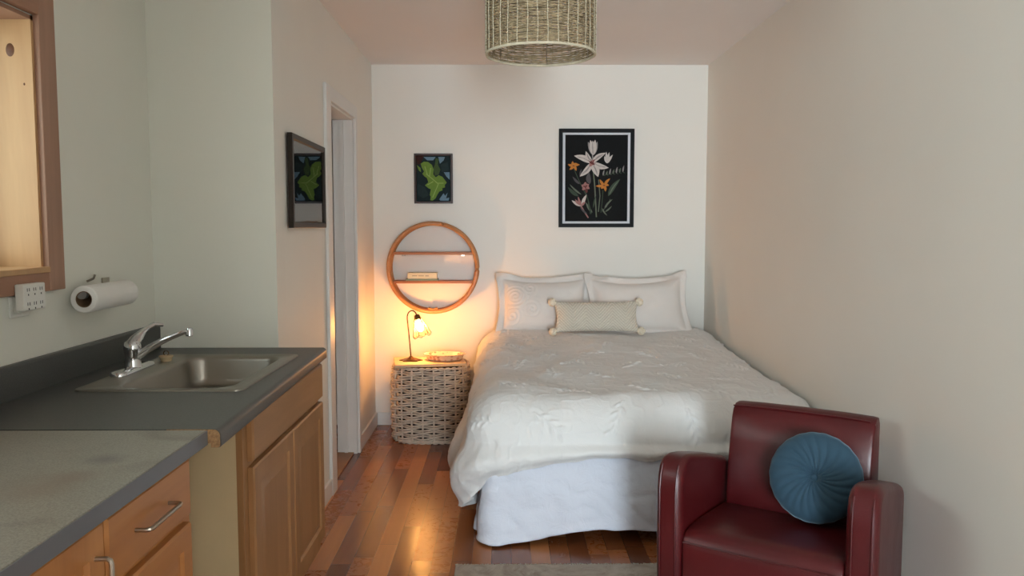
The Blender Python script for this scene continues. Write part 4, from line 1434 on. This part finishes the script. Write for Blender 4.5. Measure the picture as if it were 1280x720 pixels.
for k in range(3):
    a = 2 * PI * k / 3 + .35
    tube(bm, [(GX + (GR - .006) * math.cos(a), GY + (GR - .006) * math.sin(a), G1 - .01), (GX + .02 * math.cos(a), GY + .02 * math.sin(a), G1 - .03)], .0018, 6)
obj('wire_frame', bm, M_nickel, t)
bm = B(); tube(bm, [(GX, GY, G1 - .035), (GX, GY, ZC - .02)], .004, 8)
obj('cord', bm, M_white, t)
bm = B(); lathe(bm, [(.06, ZC - .0005), (.06, ZC - .012), (.045, ZC - .024), (.01, ZC - .028)], GX, GY, 28)
obj('ceiling_canopy', bm, M_white, t)
bm = B(); lathe(bm, [(.02, G1 - .03), (.022, G1 - .08), (.018, G1 - .085)], GX, GY, 18)
obj('bulb_holder', bm, M_white, t)
bm = B(); lathe(bm, [(.013, G1 - .083), (.016, G1 - .1), (.03, G1 - .13), (.031, G1 - .145), (.022, G1 - .165), (.004, G1 - .172)], GX, GY, 20)
obj('bulb', bm, plain('frosted_bulb', (226, 222, 212), .5, var=.01), t, label='unlit white bulb')

# ------------------------------------------------------------------ light
w = bpy.data.worlds.new('world'); SC.world = w; w.use_nodes = True
bg = w.node_tree.nodes['Background']
bg.inputs[0].default_value = (.78, .92, 1.0, 1); bg.inputs[1].default_value = 1.0

def area(name, loc, rot, sx, sy, e, col, spread=None):
    d = bpy.data.lights.new(name, 'AREA'); d.shape = 'RECTANGLE'; d.size = sx; d.size_y = sy; d.energy = e; d.color = col
    if spread: d.spread = spread
    o = bpy.data.objects.new(name, d); o.location = loc; o.rotation_euler = rot; COL.objects.link(o)
    return o
E_REAR, E_KITCH, EXPO = 345.0, 14.0, 0.15
area('daylight_rear_window', ((FX0 + FX1) / 2, YF - .1, (FZ0 + FZ1) / 2), (PI / 2 + .3, 0, 0), FX1 - FX0, FZ1 - FZ0, E_REAR, (.77, .90, 1.0))
area('daylight_kitchen_window', (XK - WT - .25, (WY0 + WY1) / 2, (WZ0 + WZ1) / 2), (0, -PI / 2, 0), WZ1 - WZ0, WY1 - WY0, E_KITCH, (.85, 1.0, .93))

# ------------------------------------------------------------------ camera
f_px, cxp, cyp = 1000.0, 640.0, 360.0
pitch = math.atan(76 / f_px); yaw = math.atan(10 / math.hypot(f_px, 76))
cam = bpy.data.cameras.new('camera'); co = bpy.data.objects.new('camera', cam); COL.objects.link(co)
cam.sensor_fit = 'HORIZONTAL'; cam.sensor_width = 36.0; cam.lens = 36.0 * f_px / 1280.0
cam.clip_start = .02
co.location = (0, 0, 1.392)
co.rotation_euler = (PI / 2 - pitch, 0, -yaw)
SC.camera = co
SC.view_settings.view_transform = 'Standard'
SC.view_settings.look = 'None'
SC.view_settings.gamma = 1.0
SC.view_settings.exposure = EXPO
SC.view_settings.use_curve_mapping = False
